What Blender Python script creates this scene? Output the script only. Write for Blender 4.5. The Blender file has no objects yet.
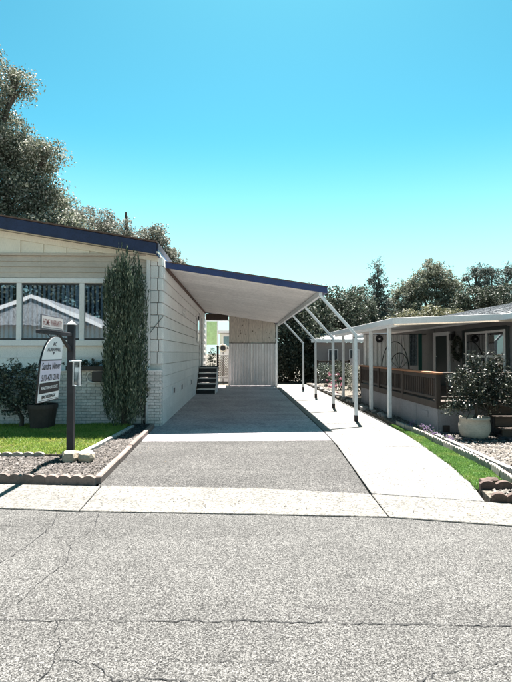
import bpy, bmesh, math, random
import numpy as np
from mathutils import Vector, Matrix

random.seed(7); np.random.seed(7)
scene = bpy.context.scene
col = scene.collection
R = math.radians

# ------------------------------------------------------------------ camera, sky, sun, exposure
cam_data = bpy.data.cameras.new('camera')
cam_data.sensor_fit = 'HORIZONTAL'; cam_data.sensor_width = 36.0
cam_data.lens = 36.0 * 520 / 512
cam_data.clip_end = 2000; cam_data.clip_start = 0.05
cam = bpy.data.objects.new('camera', cam_data); col.objects.link(cam)
cam.location = (0, 0, 1.6)
cam.rotation_euler = (R(90 + 1.32), 0, R(-1.76))
scene.camera = cam

SUN_SHIFT = (-0.05, -0.46)          # how far a shadow moves (x, y) per metre of height
_h = math.hypot(*SUN_SHIFT)
SUN_EL = math.atan2(1, _h)
to_sun = Vector((-SUN_SHIFT[0], -SUN_SHIFT[1], 1)).normalized()

world = bpy.data.worlds.new('World'); scene.world = world
world.use_nodes = True
wn = world.node_tree.nodes; wl = world.node_tree.links
wn.clear()
wo = wn.new('ShaderNodeOutputWorld'); wb = wn.new('ShaderNodeBackground')
sky = wn.new('ShaderNodeTexSky'); sky.sky_type = 'NISHITA'; sky.sun_disc = False
sky.sun_elevation = SUN_EL
sky.sun_rotation = math.atan2(to_sun.x, to_sun.y)
sky.altitude = 50; sky.air_density = 1.0; sky.dust_density = 0.7; sky.ozone_density = 1.6
tint = wn.new('ShaderNodeMixRGB'); tint.blend_type = 'MULTIPLY'; tint.inputs[0].default_value = 1.0
tint.inputs[2].default_value = (0.235, 0.405, 0.312, 1)
wl.new(sky.outputs[0], tint.inputs[1]); gam = wn.new('ShaderNodeGamma'); gam.inputs[1].default_value = 1.6        # deeper overhead, paler towards the horizon
wl.new(tint.outputs[0], gam.inputs[0])
wtc = wn.new('ShaderNodeTexCoord'); wsep = wn.new('ShaderNodeSeparateXYZ'); wl.new(wtc.outputs['Generated'], wsep.inputs[0])
wrp = wn.new('ShaderNodeValToRGB'); wrp.color_ramp.interpolation = 'EASE'      # pale haze low over the horizon, the same all round
wrp.color_ramp.elements[0].position = 0.02; wrp.color_ramp.elements[0].color = (.85, .85, .85, 1)
wrp.color_ramp.elements[1].position = 0.40; wrp.color_ramp.elements[1].color = (0, 0, 0, 1)
wl.new(wsep.outputs[2], wrp.inputs[0])
hz = wn.new('ShaderNodeMixRGB'); hz.inputs[2].default_value = (2.35, 3.2, 3.3, 1)
wl.new(wrp.outputs[0], hz.inputs[0]); wl.new(gam.outputs[0], hz.inputs[1]); wl.new(hz.outputs[0], wb.inputs[0])
wb.inputs[1].default_value = 0.079
wl.new(wb.outputs[0], wo.inputs[0])

sun_data = bpy.data.lights.new('sun', 'SUN'); sun_data.energy = 5.0; sun_data.angle = R(0.5)
sun_data.color = (1.0, 0.945, 0.89)
sun = bpy.data.objects.new('sun', sun_data); col.objects.link(sun)
sun.rotation_euler = to_sun.to_track_quat('Z', 'Y').to_euler()
sun.location = to_sun * 60

vs = scene.view_settings
vs.view_transform = 'Standard'; vs.look = 'None'; vs.gamma = 1.0; vs.use_curve_mapping = False
vs.exposure = 2.3

# ------------------------------------------------------------------ materials
MATS = {}
def new_mat(name):
    m = bpy.data.materials.new(name); m.use_nodes = True
    nt = m.node_tree; nt.nodes.clear()
    out = nt.nodes.new('ShaderNodeOutputMaterial'); b = nt.nodes.new('ShaderNodeBsdfPrincipled')
    nt.links.new(b.outputs[0], out.inputs[0])
    MATS[name] = m
    return m, nt, b

def nd(nt, t, **kw):
    n = nt.nodes.new(t)
    for k, v in kw.items(): setattr(n, k, v)
    return n

def ramp(nt, src, stops):
    r = nd(nt, 'ShaderNodeValToRGB'); e = r.color_ramp.elements
    while len(e) < len(stops): e.new(0.5)
    for i, (p, c) in enumerate(stops):
        e[i].position = p; e[i].color = (*c, 1) if len(c) == 3 else c
    nt.links.new(src, r.inputs[0]); return r.outputs[0]

def noise(nt, pos, scale, detail=4, rough=0.55, vec_scale=None):
    n = nd(nt, 'ShaderNodeTexNoise'); n.inputs['Scale'].default_value = scale
    n.inputs['Detail'].default_value = detail; n.inputs['Roughness'].default_value = rough
    if vec_scale:
        mp = nd(nt, 'ShaderNodeMapping'); mp.inputs['Scale'].default_value = vec_scale
        nt.links.new(pos, mp.inputs[0]); nt.links.new(mp.outputs[0], n.inputs['Vector'])
    else:
        nt.links.new(pos, n.inputs['Vector'])
    return n.outputs['Fac']

def mix(nt, a, b, fac=1.0, mode='MULTIPLY'):
    n = nd(nt, 'ShaderNodeMixRGB', blend_type=mode)
    for i, v in ((0, fac), (1, a), (2, b)):
        if hasattr(v, 'is_linked') or isinstance(v, bpy.types.NodeSocket): nt.links.new(v, n.inputs[i])
        elif i == 0: n.inputs[0].default_value = v
        else: n.inputs[i].default_value = (*v, 1)
    return n.outputs[0]

def g3(v): return (v, v, v)

def paint(name, c, rough=0.55, var=0.12, scale=2.5, dirt=0.18, bump=0.1, bscale=60, metal=0.0, rnd=0.0, streak=None, spec=0.4):
    """paint or plain surface with blotches, fine dirt, slight relief; rnd = variation from piece to piece"""
    m, nt, b = new_mat(name)
    pos = nd(nt, 'ShaderNodeNewGeometry').outputs['Position']
    f = noise(nt, pos, scale, 5, 0.6)
    c1 = ramp(nt, f, [(0.3, tuple(x * (1 - var) for x in c)), (0.7, tuple(min(1, x * (1 + var * 0.6)) for x in c))])
    f2 = noise(nt, pos, 28, 6, 0.7, streak)
    c2 = ramp(nt, f2, [(0.30, g3(1 - dirt)), (0.55, g3(1.0))])
    o = mix(nt, c1, c2)
    if rnd:
        oi = nd(nt, 'ShaderNodeObjectInfo')
        c3 = ramp(nt, oi.outputs['Random'], [(0, g3(1 - rnd)), (1, g3(1.0))])
        o = mix(nt, o, c3)
    nt.links.new(o, b.inputs['Base Color'])
    b.inputs['Roughness'].default_value = rough; b.inputs['Metallic'].default_value = metal
    b.inputs['Specular IOR Level'].default_value = spec
    if bump:
        bp = nd(nt, 'ShaderNodeBump'); bp.inputs['Strength'].default_value = bump; bp.inputs['Distance'].default_value = 0.01
        nt.links.new(noise(nt, pos, bscale, 5, 0.65, streak), bp.inputs['Height']); nt.links.new(bp.outputs[0], b.inputs['Normal'])
    return m

def mineral(name, dark, mid, light, sp_scale, blotch=0.25, rough=0.9, bump=0.5, tone=(1, 1, 1), contrast=0.12, stain=0.0, blotch_scale=0.9, patch=0.0):
    """asphalt / concrete: aggregate speckle at grain scale plus large blotches and stains"""
    m, nt, b = new_mat(name)
    pos = nd(nt, 'ShaderNodeNewGeometry').outputs['Position']
    def cells(sc):
        v = nd(nt, 'ShaderNodeTexVoronoi'); v.inputs['Scale'].default_value = sc
        nt.links.new(pos, v.inputs['Vector']); s = nd(nt, 'ShaderNodeSeparateColor'); nt.links.new(v.outputs['Color'], s.inputs[0]); return s.outputs[0]
    f = mix(nt, mix(nt, cells(sp_scale), cells(sp_scale * 2.1), 0.42, 'MIX'), noise(nt, pos, sp_scale * .55, 3, .7), .35, 'MIX')
    c1 = ramp(nt, f, [(0.5 - contrast, g3(dark)), (0.5, g3(mid)), (0.5 + contrast, g3(light))])
    f2 = noise(nt, pos, blotch_scale, 7, 0.62)
    c2 = ramp(nt, f2, [(0.3, g3(1 - blotch)), (0.68, g3(1.0))])
    o = mix(nt, c1, c2)
    if patch:
        o = mix(nt, o, ramp(nt, noise(nt, pos, 7, 5, .65), [(0.32, g3(1 - patch)), (0.6, g3(1.0))]))
        o = mix(nt, o, ramp(nt, noise(nt, pos, .8, 4, .6, (.25, 2.2, 1)), [(0.35, g3(1 - patch)), (0.65, g3(1.0))]))
    if stain:
        f3 = noise(nt, pos, 0.55, 6, 0.7, (1.2, 0.45, 1))
        c3 = ramp(nt, f3, [(0.56, g3(1.0)), (0.70, g3(1 - stain))])
        o = mix(nt, o, c3)
    o = mix(nt, o, tone)
    nt.links.new(o, b.inputs['Base Color'])
    b.inputs['Roughness'].default_value = rough; b.inputs['Specular IOR Level'].default_value = 0.25
    bp = nd(nt, 'ShaderNodeBump'); bp.inputs['Strength'].default_value = bump; bp.inputs['Distance'].default_value = 0.006
    nt.links.new(f, bp.inputs['Height']); nt.links.new(bp.outputs[0], b.inputs['Normal'])
    return m

def leafy(name, stops, rough=0.5, transl=0.25, spec=0.5, straw=0.0):
    m, nt, b = new_mat(name)
    g = nd(nt, 'ShaderNodeNewGeometry')
    c = ramp(nt, g.outputs['Random Per Island'], stops)
    big = noise(nt, g.outputs['Position'], 0.6, 3, 0.5)
    c = mix(nt, c, ramp(nt, big, [(0.3, g3(0.75)), (0.7, g3(1.0))]))
    if straw:
        f = noise(nt, g.outputs['Position'], 3.2, 5, .65)
        k = ramp(nt, f, [(0.50, g3(0.0)), (0.68, g3(straw))])
        n = nd(nt, 'ShaderNodeMixRGB'); nt.links.new(k, n.inputs[0]); nt.links.new(c, n.inputs[1]); n.inputs[2].default_value = (.42, .40, .12, 1); c = n.outputs[0]
    nt.links.new(c, b.inputs['Base Color'])
    b.inputs['Roughness'].default_value = rough; b.inputs['Specular IOR Level'].default_value = spec
    if transl:
        t = nd(nt, 'ShaderNodeBsdfTranslucent'); nt.links.new(c, t.inputs[0])
        mx = nd(nt, 'ShaderNodeMixShader'); mx.inputs[0].default_value = transl
        out = [n for n in nt.nodes if n.type == 'OUTPUT_MATERIAL'][0]
        nt.links.new(b.outputs[0], mx.inputs[1]); nt.links.new(t.outputs[0], mx.inputs[2]); nt.links.new(mx.outputs[0], out.inputs[0])
    return m

def wood(name, c, knots=False, rough=0.75, axis='z', rnd=0.2, contrast=0.45):
    m, nt, b = new_mat(name)
    pos = nd(nt, 'ShaderNodeNewGeometry').outputs['Position']
    sc = {'z': (14, 14, 1.2), 'x': (1.2, 14, 14), 'y': (14, 1.2, 14)}[axis]
    f = noise(nt, pos, 3.0, 6, 0.65, sc)
    o = ramp(nt, f, [(0.3, tuple(x * (1 - contrast) for x in c)), (0.65, c)])
    if knots:
        v = nd(nt, 'ShaderNodeTexVoronoi'); v.inputs['Scale'].default_value = 4.6
        mp = nd(nt, 'ShaderNodeMapping'); mp.inputs['Scale'].default_value = (1.5, 0.0, 1.05)
        nt.links.new(pos, mp.inputs[0]); nt.links.new(mp.outputs[0], v.inputs['Vector'])
        k = ramp(nt, v.outputs['Distance'], [(0.11, (0.12, 0.09, 0.07)), (0.24, g3(1.0))])
        o = mix(nt, o, k)
    oi = nd(nt, 'ShaderNodeObjectInfo')
    o = mix(nt, o, ramp(nt, oi.outputs['Random'], [(0, g3(1 - rnd)), (1, g3(1.0))]))
    nt.links.new(o, b.inputs['Base Color']); b.inputs['Roughness'].default_value = rough
    bp = nd(nt, 'ShaderNodeBump'); bp.inputs['Strength'].default_value = 0.3; bp.inputs['Distance'].default_value = 0.01
    nt.links.new(f, bp.inputs['Height']); nt.links.new(bp.outputs[0], b.inputs['Normal'])
    return m

def glassy(name, tintc, refl=0.45):
    m, nt, b = new_mat(name)
    nt.nodes.remove(b)
    out = [n for n in nt.nodes if n.type == 'OUTPUT_MATERIAL'][0]
    t = nd(nt, 'ShaderNodeBsdfTransparent'); t.inputs[0].default_value = (*tintc, 1)
    g = nd(nt, 'ShaderNodeBsdfGlossy'); g.inputs['Roughness'].default_value = 0.015; g.inputs[0].default_value = (0.92, 0.96, 1, 1)
    fr = nd(nt, 'ShaderNodeFresnel'); fr.inputs[0].default_value = 1.5
    ad = nd(nt, 'ShaderNodeMath', operation='ADD'); ad.inputs[1].default_value = refl; ad.use_clamp = True
    bp = nd(nt, 'ShaderNodeBump'); bp.inputs['Strength'].default_value = 0.012; bp.inputs['Distance'].default_value = 0.08
    nt.links.new(noise(nt, nd(nt, 'ShaderNodeNewGeometry').outputs['Position'], 1.6, 2, .5), bp.inputs['Height']); nt.links.new(bp.outputs[0], g.inputs['Normal'])
    nt.links.new(fr.outputs[0], ad.inputs[0])
    mx = nd(nt, 'ShaderNodeMixShader')
    nt.links.new(ad.outputs[0], mx.inputs[0]); nt.links.new(t.outputs[0], mx.inputs[1]); nt.links.new(g.outputs[0], mx.inputs[2])
    nt.links.new(mx.outputs[0], out.inputs[0])
    return m

mineral('asphalt', 0.004, 0.072, 0.22, 145, 0.22, 0.9, 0.3, (1.0, 0.975, 0.93), 0.23, .10, .9, .14)
mineral('drive_asphalt', 0.004, 0.06, 0.19, 95, 0.28, 0.9, 0.3, (1.0, 0.965, 0.92), 0.24, .15, .9, .18)
mineral('concrete', 0.075, 0.20, 0.26, 55, 0.14, 0.85, 0.25, (1.0, 0.975, 0.93), 0.24, .18, .9, .10)
mineral('gutter_concrete', 0.08, 0.185, 0.25, 50, 0.25, 0.85, 0.35, (1.0, 0.96, 0.88), 0.24, 0.2, .9, .14)
mineral('pad_concrete', 0.30, 0.56, 0.64, 40, 0.35, 0.75, 0.3, (1.0, 0.93, 0.96), 0.22, 0.55, 0.7, .2)
mineral('dirt', 0.06, 0.13, 0.2, 30, 0.3, 0.95, 0.5, (1, 0.88, 0.72), 0.2)
mineral('curb_concrete', 0.2, 0.42, 0.52, 45, 0.25, 0.9, 0.4, (1.0, 0.95, 0.88), 0.2)
paint('crack_tar', (0.012, 0.012, 0.013), 0.9, bump=0)
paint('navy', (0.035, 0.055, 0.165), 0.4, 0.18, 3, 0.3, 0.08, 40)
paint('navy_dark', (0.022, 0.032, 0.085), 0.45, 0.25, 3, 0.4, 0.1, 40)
paint('navy_roof', (0.045, 0.05, 0.075), 0.8, 0.2, 3, 0.3, 0.3, 60)
paint('brown_trim', (0.13, 0.075, 0.055), 0.7)
paint('cream', (0.89, 0.82, 0.70), 0.6, 0.08, 1.5, 0.16, 0.08, 80, rnd=0.06, streak=(3, 3, 0.5))
paint('tan_siding', (0.64, 0.55, 0.47), 0.65, 0.1, 2, 0.22, 0.18, 40, rnd=0.08, streak=(0.5, 3, 3))
paint('white_siding', (0.90, 0.86, 0.82), 0.6, 0.08, 1.5, 0.22, 0.15, 45, rnd=0.10, streak=(2, 0.6, 2))
paint('white_trim', (0.86, 0.82, 0.80), 0.45, 0.05, 2, 0.14, 0.05)
paint('roof_pan', (0.92, 0.89, 0.87), 0.4, 0.08, 1.0, 0.2, 0.04, 20, rnd=0.10, streak=(0.5, 2, 2))
paint('post_white', (0.76, 0.77, 0.77), 0.4, 0.08, 4, 0.28, 0.05, streak=(4, 4, 0.5))
paint('rust_boot', (0.045, 0.035, 0.035), 0.8, 0.3)
paint('mortar', (0.32, 0.32, 0.31), 0.9, 0.2, 5, 0.3, 0.4)
paint('white_brick', (0.88, 0.83, 0.80), 0.75, 0.14, 9, 0.35, 0.5, 45, rnd=0.28)
paint('sheet_metal', (0.84, 0.80, 0.79), 0.42, 0.1, 1.2, 0.25, 0.06, 20, rnd=0.06, streak=(5, 5, 0.4))
paint('grey_skirt', (0.24, 0.235, 0.25), 0.7, 0.12, 2, 0.25, 0.2, 50, rnd=0.08)
paint('grey_wall', (0.24, 0.225, 0.22), 0.7, 0.12, 2, 0.22, 0.2, 50)
paint('dark_trim', (0.02, 0.03, 0.03), 0.5)
paint('black_metal', (0.018, 0.018, 0.02), 0.45, spec=0.5)
paint('dark_pot', (0.045, 0.035, 0.032), 0.6, 0.3, 6)
paint('pale_pot', (0.52, 0.46, 0.38), 0.75, 0.2, 5, 0.35, 0.3, 40, streak=(1, 1, 5))
paint('sign_white', (0.84, 0.84, 0.84), 0.35, 0.02, 2, 0.04, 0.0)
paint('sign_lilac', (0.66, 0.62, 0.74), 0.35, 0.02, 2, 0.04, 0.0)
paint('sign_black', (0.012, 0.012, 0.014), 0.4, bump=0)
paint('sign_grey', (0.09, 0.09, 0.11), 0.4, bump=0)
paint('sign_red', (0.16, 0.03, 0.03), 0.4, bump=0)
paint('rider_face', (0.66, 0.60, 0.58), 0.4, 0.05, 3, 0.1, 0.0)
paint('post_dark', (0.022, 0.022, 0.028), 0.55, 0.3, 6, 0.3, 0.2)
paint('edging_pink', (0.20, 0.155, 0.135), 0.85, 0.2, 6, 0.4, 0.5, 50, rnd=0.25)
paint('edging_red', (0.13, 0.085, 0.07), 0.85, 0.3, 6, 0.45, 0.5, 50, rnd=0.3)
paint('edging_grey', (0.36, 0.33, 0.29), 0.85, 0.25, 6, 0.45, 0.5, 50, rnd=0.25)
paint('tan_stone', (0.40, 0.34, 0.26), 0.9, 0.3, 4, 0.4, 0.8, 22)
paint('grey_stone', (0.30, 0.29, 0.28), 0.9, 0.3, 5, 0.4, 0.8, 22, rnd=0.4)
paint('slate_stone', (0.06, 0.06, 0.07), 0.8, 0.3, 5, 0.4, 0.6, 22, rnd=0.5)
paint('blind_white', (0.55, 0.60, 0.66), 0.6, 0.05, 3, 0.1, 0.0)
paint('curtain', (0.90, 0.88, 0.86), 0.8, 0.06, 3, 0.15, 0.1, rnd=0.08)
paint('curtain_grey', (0.20, 0.24, 0.27), 0.8, 0.4, 14, 0.5, 0.2)
paint('room_dark', (0.03, 0.035, 0.04), 0.9, bump=0)
paint('teal_trim', (0.02, 0.12, 0.10), 0.5)
paint('green_panel', (0.48, 0.68, 0.32), 0.6, 0.2, 3)
paint('cloth_dark', (0.05, 0.05, 0.055), 0.8)
wood('knotty', (0.76, 0.69, 0.60), True, 0.8, 'z', 0.25, 0.55)
wood('dark_wood', (0.07, 0.046, 0.035), False, 0.7, 'z', 0.3)
wood('dark_plank', (0.085, 0.058, 0.042), False, 0.7, 'x', 0.35)
wood('redwood', (0.50, 0.21, 0.09), False, 0.6, 'y', 0.2)
wood('bark', (0.10, 0.085, 0.07), False, 0.95, 'z', 0.1, 0.6)
wood('lattice_wood', (0.22, 0.16, 0.12), False, 0.8, 'z', 0.2)
wood('tread_dark', (0.03, 0.03, 0.034), False, 0.7, 'x', 0.2)
mineral('shingle', 0.10, 0.34, 0.55, 22, 0.3, 0.9, 0.6, (0.98, 0.98, 1.0), 0.2)
glassy('glass', (0.72, 0.80, 0.86), 0.13)
glassy('dark_glass', (0.55, 0.6, 0.62), 0.10)
leafy('oak_leaf', [(0.0, (0.058, 0.071, 0.042)), (0.5, (0.162, 0.181, 0.123)), (0.85, (0.322, 0.327, 0.264)), (1.0, (0.422, 0.414, 0.368))], 0.6, 0.3, 0.35)
leafy('grey_leaf', [(0.0, (0.084, 0.089, 0.068)), (0.5, (0.199, 0.205, 0.163)), (1.0, (0.350, 0.344, 0.306))], 0.6, 0.3, 0.35)
leafy('dark_leaf', [(0.0, (0.021, 0.031, 0.019)), (0.6, (0.058, 0.074, 0.049)), (0.92, (0.127, 0.145, 0.108)), (1.0, (0.203, 0.215, 0.179))], 0.6, 0.25, 0.35)
leafy('conifer_leaf', [(0.0, (0.035, 0.050, 0.041)), (0.6, (0.094, 0.119, 0.101)), (1.0, (0.224, 0.240, 0.224))], 0.6, 0.25, 0.35)
leafy('yellow_leaf', [(0.0, (0.058, 0.066, 0.034)), (0.6, (0.152, 0.152, 0.081)), (1.0, (0.364, 0.348, 0.238))], 0.5, 0.3, 0.5)
leafy('cypress_leaf', [(0.0, (0.031, 0.053, 0.034)), (0.6, (0.085, 0.124, 0.078)), (1.0, (0.296, 0.327, 0.233))], 0.55, 0.2, 0.4)
leafy('shrub_leaf', [(0.0, (0.024, 0.036, 0.026)), (0.6, (0.066, 0.090, 0.066)), (1.0, (0.264, 0.300, 0.240))], 0.4, 0.2, 0.6)
leafy('bush_leaf', [(0.0, (0.010, 0.014, 0.010)), (0.6, (0.024, 0.034, 0.022)), (0.9, (0.064, 0.076, 0.048)), (1.0, (0.272, 0.272, 0.192))], 0.45, 0.12, 0.5)
leafy('litter', [(0.0, (0.03, 0.022, 0.015)), (0.6, (0.10, 0.07, 0.04)), (1.0, (0.20, 0.14, 0.07))], 0.8, 0.1, 0.2)
leafy('grass_blade', [(0.0, (0.098, 0.181, 0.025)), (0.5, (0.208, 0.345, 0.048)), (1.0, (0.456, 0.498, 0.138))], 0.55, 0.3, 0.3, 0.7)
leafy('turf_blade', [(0.0, (0.065, 0.148, 0.031)), (0.5, (0.119, 0.251, 0.052)), (1.0, (0.225, 0.366, 0.101))], 0.5, 0.3, 0.3, 0.35)
leafy('purple_flower', [(0.0, (0.16, 0.10, 0.20)), (1.0, (0.36, 0.27, 0.42))], 0.6, 0.3, 0.2)
leafy('pink_flower', [(0.0, (0.30, 0.10, 0.15)), (1.0, (0.55, 0.30, 0.36))], 0.6, 0.3, 0.2)
leafy('pebble', [(0.0, (0.032, 0.028, 0.026)), (0.4, (0.103, 0.091, 0.079)), (0.8, (0.166, 0.151, 0.134)), (1.0, (0.244, 0.229, 0.214))], 0.85, 0.0, 0.3)
leafy('lava_pebble', [(0.0, (0.017, 0.015, 0.015)), (0.4, (0.058, 0.050, 0.044)), (0.8, (0.104, 0.090, 0.081)), (1.0, (0.174, 0.160, 0.151))], 0.85, 0.0, 0.3)

# ------------------------------------------------------------------ building helpers
ORG = {}        # world origin of every object built here, so that parts can be given in metres of the place
def link(name, mesh, mat, parent=None, kind=None, at=(0, 0, 0)):
    o = bpy.data.objects.new(name, mesh); col.objects.link(o)
    if mat and not mesh.materials: mesh.materials.append(MATS[mat])
    base = Vector(at)
    if parent is not None:
        o.parent = parent; o.location = base - ORG[parent.name]
    else:
        o.location = base
    ORG[o.name] = base
    if kind: o['kind'] = kind
    return o

def thing(name, label, cat, loc, group=None):
    o = bpy.data.objects.new(name, None); col.objects.link(o)
    o.location = loc; o.empty_display_size = 0.2
    ORG[o.name] = Vector(loc)
    tag(o, label, cat, group); return o

def tag(o, label, cat, group=None):
    o['label'] = label; o['category'] = cat
    if group: o['group'] = group
    return o

def pydata(name, V, F):
    me = bpy.data.meshes.new(name); me.from_pydata([tuple(v) for v in V], [], F); me.update(); return me

def mesh_obj(name, V, F, mat, parent=None, kind=None, smooth=False):
    org = ORG[parent.name] if parent is not None else Vector((0, 0, 0))
    me = pydata(name, [Vector(v) - org for v in V], F)
    if smooth: me.shade_smooth()
    return link(name, me, mat, parent, kind, org)

BF = [(0, 3, 2, 1), (4, 5, 6, 7), (0, 1, 5, 4), (1, 2, 6, 5), (2, 3, 7, 6), (3, 0, 4, 7)]
def box_v(a, b):
    (x0, y0, z0), (x1, y1, z1) = a, b
    return [(x0, y0, z0), (x1, y0, z0), (x1, y1, z0), (x0, y1, z0), (x0, y0, z1), (x1, y0, z1), (x1, y1, z1), (x0, y1, z1)]

def bevelled(V, F, w, seg=1):
    bm = bmesh.new()
    vs_ = [bm.verts.new(v) for v in V]
    for f in F: bm.faces.new([vs_[i] for i in f])
    bmesh.ops.recalc_face_normals(bm, faces=bm.faces)
    bmesh.ops.bevel(bm, geom=list(bm.edges), offset=w, segments=seg, affect='EDGES', profile=0.6)
    me = bpy.data.meshes.new('bevelled'); bm.to_mesh(me); bm.free(); return me

def box(name, a, b, mat, parent=None, bev=0.0, kind=None):
    org = ORG[parent.name] if parent is not None else Vector((0, 0, 0))
    V = [Vector(v) - org for v in box_v(a, b)]
    me = bevelled(V, BF, bev) if bev else pydata(name, V, BF)
    me.name = name
    return link(name, me, mat, parent, kind, org)

def hexa(name, V8, mat, parent=None, bev=0.0, kind=None):
    org = ORG[parent.name] if parent is not None else Vector((0, 0, 0))
    V = [Vector(v) - org for v in V8]
    me = bevelled(V, BF, bev) if bev else pydata(name, V, BF)
    me.name = name
    return link(name, me, mat, parent, kind, org)

def merge(parts):
    V, F = [], []
    for v, f in parts:
        n = len(V); V += list(v); F += [tuple(i + n for i in q) for q in f]
    return V, F

def tube(pts, rad, n=10, cap=True):
    pts = [Vector(p) for p in pts]
    rad = rad if isinstance(rad, (list, tuple)) else [rad] * len(pts)
    V, F = [], []
    up = Vector((0, 0, 1))
    for i, p in enumerate(pts):
        d = (pts[min(i + 1, len(pts) - 1)] - pts[max(i - 1, 0)]).normalized()
        a = d.cross(up) if abs(d.z) < 0.95 else d.cross(Vector((0, 1, 0)))
        a.normalize(); b = d.cross(a).normalized()
        for k in range(n):
            t = 2 * math.pi * k / n
            V.append(p + (a * math.cos(t) + b * math.sin(t)) * rad[i])
    for i in range(len(pts) - 1):
        for k in range(n):
            F.append((i * n + k, i * n + (k + 1) % n, (i + 1) * n + (k + 1) % n, (i + 1) * n + k))
    if cap:
        F.append(tuple(range(n - 1, -1, -1))); F.append(tuple(range((len(pts) - 1) * n, len(pts) * n)))
    return V, F

def lathe(c, prof, n=28):
    V, F = [], []
    for r, z in prof:
        for k in range(n):
            t = 2 * math.pi * k / n; V.append((c[0] + r * math.cos(t), c[1] + r * math.sin(t), c[2] + z))
    for i in range(len(prof) - 1):
        for k in range(n):
            F.append((i * n + k, i * n + (k + 1) % n, (i + 1) * n + (k + 1) % n, (i + 1) * n + k))
    F.append(tuple(range(n - 1, -1, -1))); F.append(tuple(range((len(prof) - 1) * n, len(prof) * n)))
    return V, F

def slab_poly(name, pts, z0, z1, mat, parent=None, bev=0.0, kind=None, inset=0.0):
    n = len(pts)
    if inset:
        c = Vector((sum(p[0] for p in pts) / n, sum(p[1] for p in pts) / n))
    V = [(x, y, z0) for x, y in pts] + [(x, y, z1) for x, y in pts]
    F = [tuple(range(n - 1, -1, -1)), tuple(range(n, 2 * n))] + [(i, (i + 1) % n, n + (i + 1) % n, n + i) for i in range(n)]
    org = ORG[parent.name] if parent is not None else Vector((0, 0, 0))
    V = [Vector(v) - org for v in V]
    me = bevelled(V, F, bev) if bev else pydata(name, V, F)
    me.name = name
    return link(name, me, mat, parent, kind, org)

def quads(name, Q, mat, parent=None, kind=None):
    """numpy array (N, k, 3) of separate k-gons as one mesh"""
    Q = np.asarray(Q, dtype=np.float32); n, k, _ = Q.shape
    org = ORG[parent.name] if parent is not None else Vector((0, 0, 0))
    Q = Q - np.array(org, dtype=np.float32)
    me = bpy.data.meshes.new(name)
    me.vertices.add(n * k); me.vertices.foreach_set('co', Q.reshape(-1))
    me.loops.add(n * k); me.loops.foreach_set('vertex_index', np.arange(n * k, dtype=np.int32))
    me.polygons.add(n); me.polygons.foreach_set('loop_start', np.arange(0, n * k, k, dtype=np.int32))
    me.update(calc_edges=True)
    return link(name, me, mat, parent, kind, org)

def unit(a): return a / np.maximum(np.linalg.norm(a, axis=1, keepdims=True), 1e-6)

def leaf_quads(P, size, aspect=0.55, direction=None, spread=1.0):
    """a pointed leaf (4-gon) at each point of P"""
    n = len(P)
    d = np.random.normal(size=(n, 3)) * spread
    if direction is not None: d = d + direction
    d = unit(d)
    w = unit(np.cross(d, np.random.normal(size=(n, 3))))
    s = (size * np.random.uniform(0.6, 1.3, size=(n, 1)))
    a = P - d * s * 0.5; c = P + d * s * 0.5
    b = P + w * s * aspect * 0.5 - d * s * 0.05; e = P - w * s * aspect * 0.5 - d * s * 0.05
    return np.stack([a, b, c, e], axis=1)

def crown_points(lobes, clumps, per, clump_r, shell=0.55, gap=0.0):
    """leaf positions: clumps spread through the lobes' outer volume"""
    vol = np.array([l[3] * l[4] * l[5] for l in lobes]) ** 0.75
    cnt = np.maximum(4, (clumps * vol / vol.sum()).astype(int))
    out = []
    for l, c in zip(lobes, cnt):
        u = unit(np.random.normal(size=(c, 3)))
        r = np.random.uniform(shell, 1.03, size=(c, 1)) ** 0.8
        C = np.array(l[:3]) + u * r * np.array(l[3:6])
        cr = clump_r * np.random.uniform(0.55, 1.35, size=(c, 1))
        m = np.random.randint(int(per * 0.5), int(per * 1.4) + 1, size=c)
        idx = np.repeat(np.arange(c), m)
        off = np.clip(np.random.normal(size=(len(idx), 3)), -1.7, 1.7) * 0.5
        off[:, 2] *= 0.75
        out.append(C[idx] + off * cr[idx])
    return np.concatenate(out)

def limbs(base, top, lobes, r0):
    parts = [tube([base, (base[0] * .7 + top[0] * .3 + .05, base[1], base[2] + (top[2] - base[2]) * .35), top], [r0, r0 * .8, r0 * .55], 9)]
    for l in lobes:
        e = Vector(l[:3]); s = Vector(top) - Vector((0, 0, (top[2] - base[2]) * random.uniform(0, .25)))
        mid = (s + e) * .5 + Vector((random.uniform(-.3, .3), random.uniform(-.3, .3), -.25))
        parts.append(tube([s, mid, e, e + (e - mid) * .12], [r0 * .42, r0 * .3, r0 * .18, r0 * .06], 7))
        for _ in range(4):
            d = Vector((random.uniform(-1, 1), random.uniform(-1, 1), random.uniform(-.2, 1)))
            t = e + Vector((d.x * l[3], d.y * l[4], d.z * l[5])) * .6
            parts.append(tube([mid.lerp(e, random.uniform(.4, 1)), (e + t) * .5, t], [r0 * .15, r0 * .1, r0 * .03], 5))
    return merge(parts)

def tree(name, label, cat, base, top, lobes, clumps, per, clump_r, leaf, leaf_mat, r0, group=None, aspect=0.6, shell=0.5):
    t = thing(name, label, cat, base, group)
    V, F = limbs(base, top, lobes, r0)
    mesh_obj('trunk', V, F, 'bark', t, smooth=True)
    P = crown_points(lobes, clumps, per, clump_r, shell)
    quads('crown', leaf_quads(P, leaf, aspect), leaf_mat, t)
    return t

def lerp_tab(tab, y):
    for (y0, x0), (y1, x1) in zip(tab, tab[1:]):
        if y <= y1: return x0 + (x1 - x0) * (y - y0) / (y1 - y0)
    return tab[-1][1]

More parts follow.
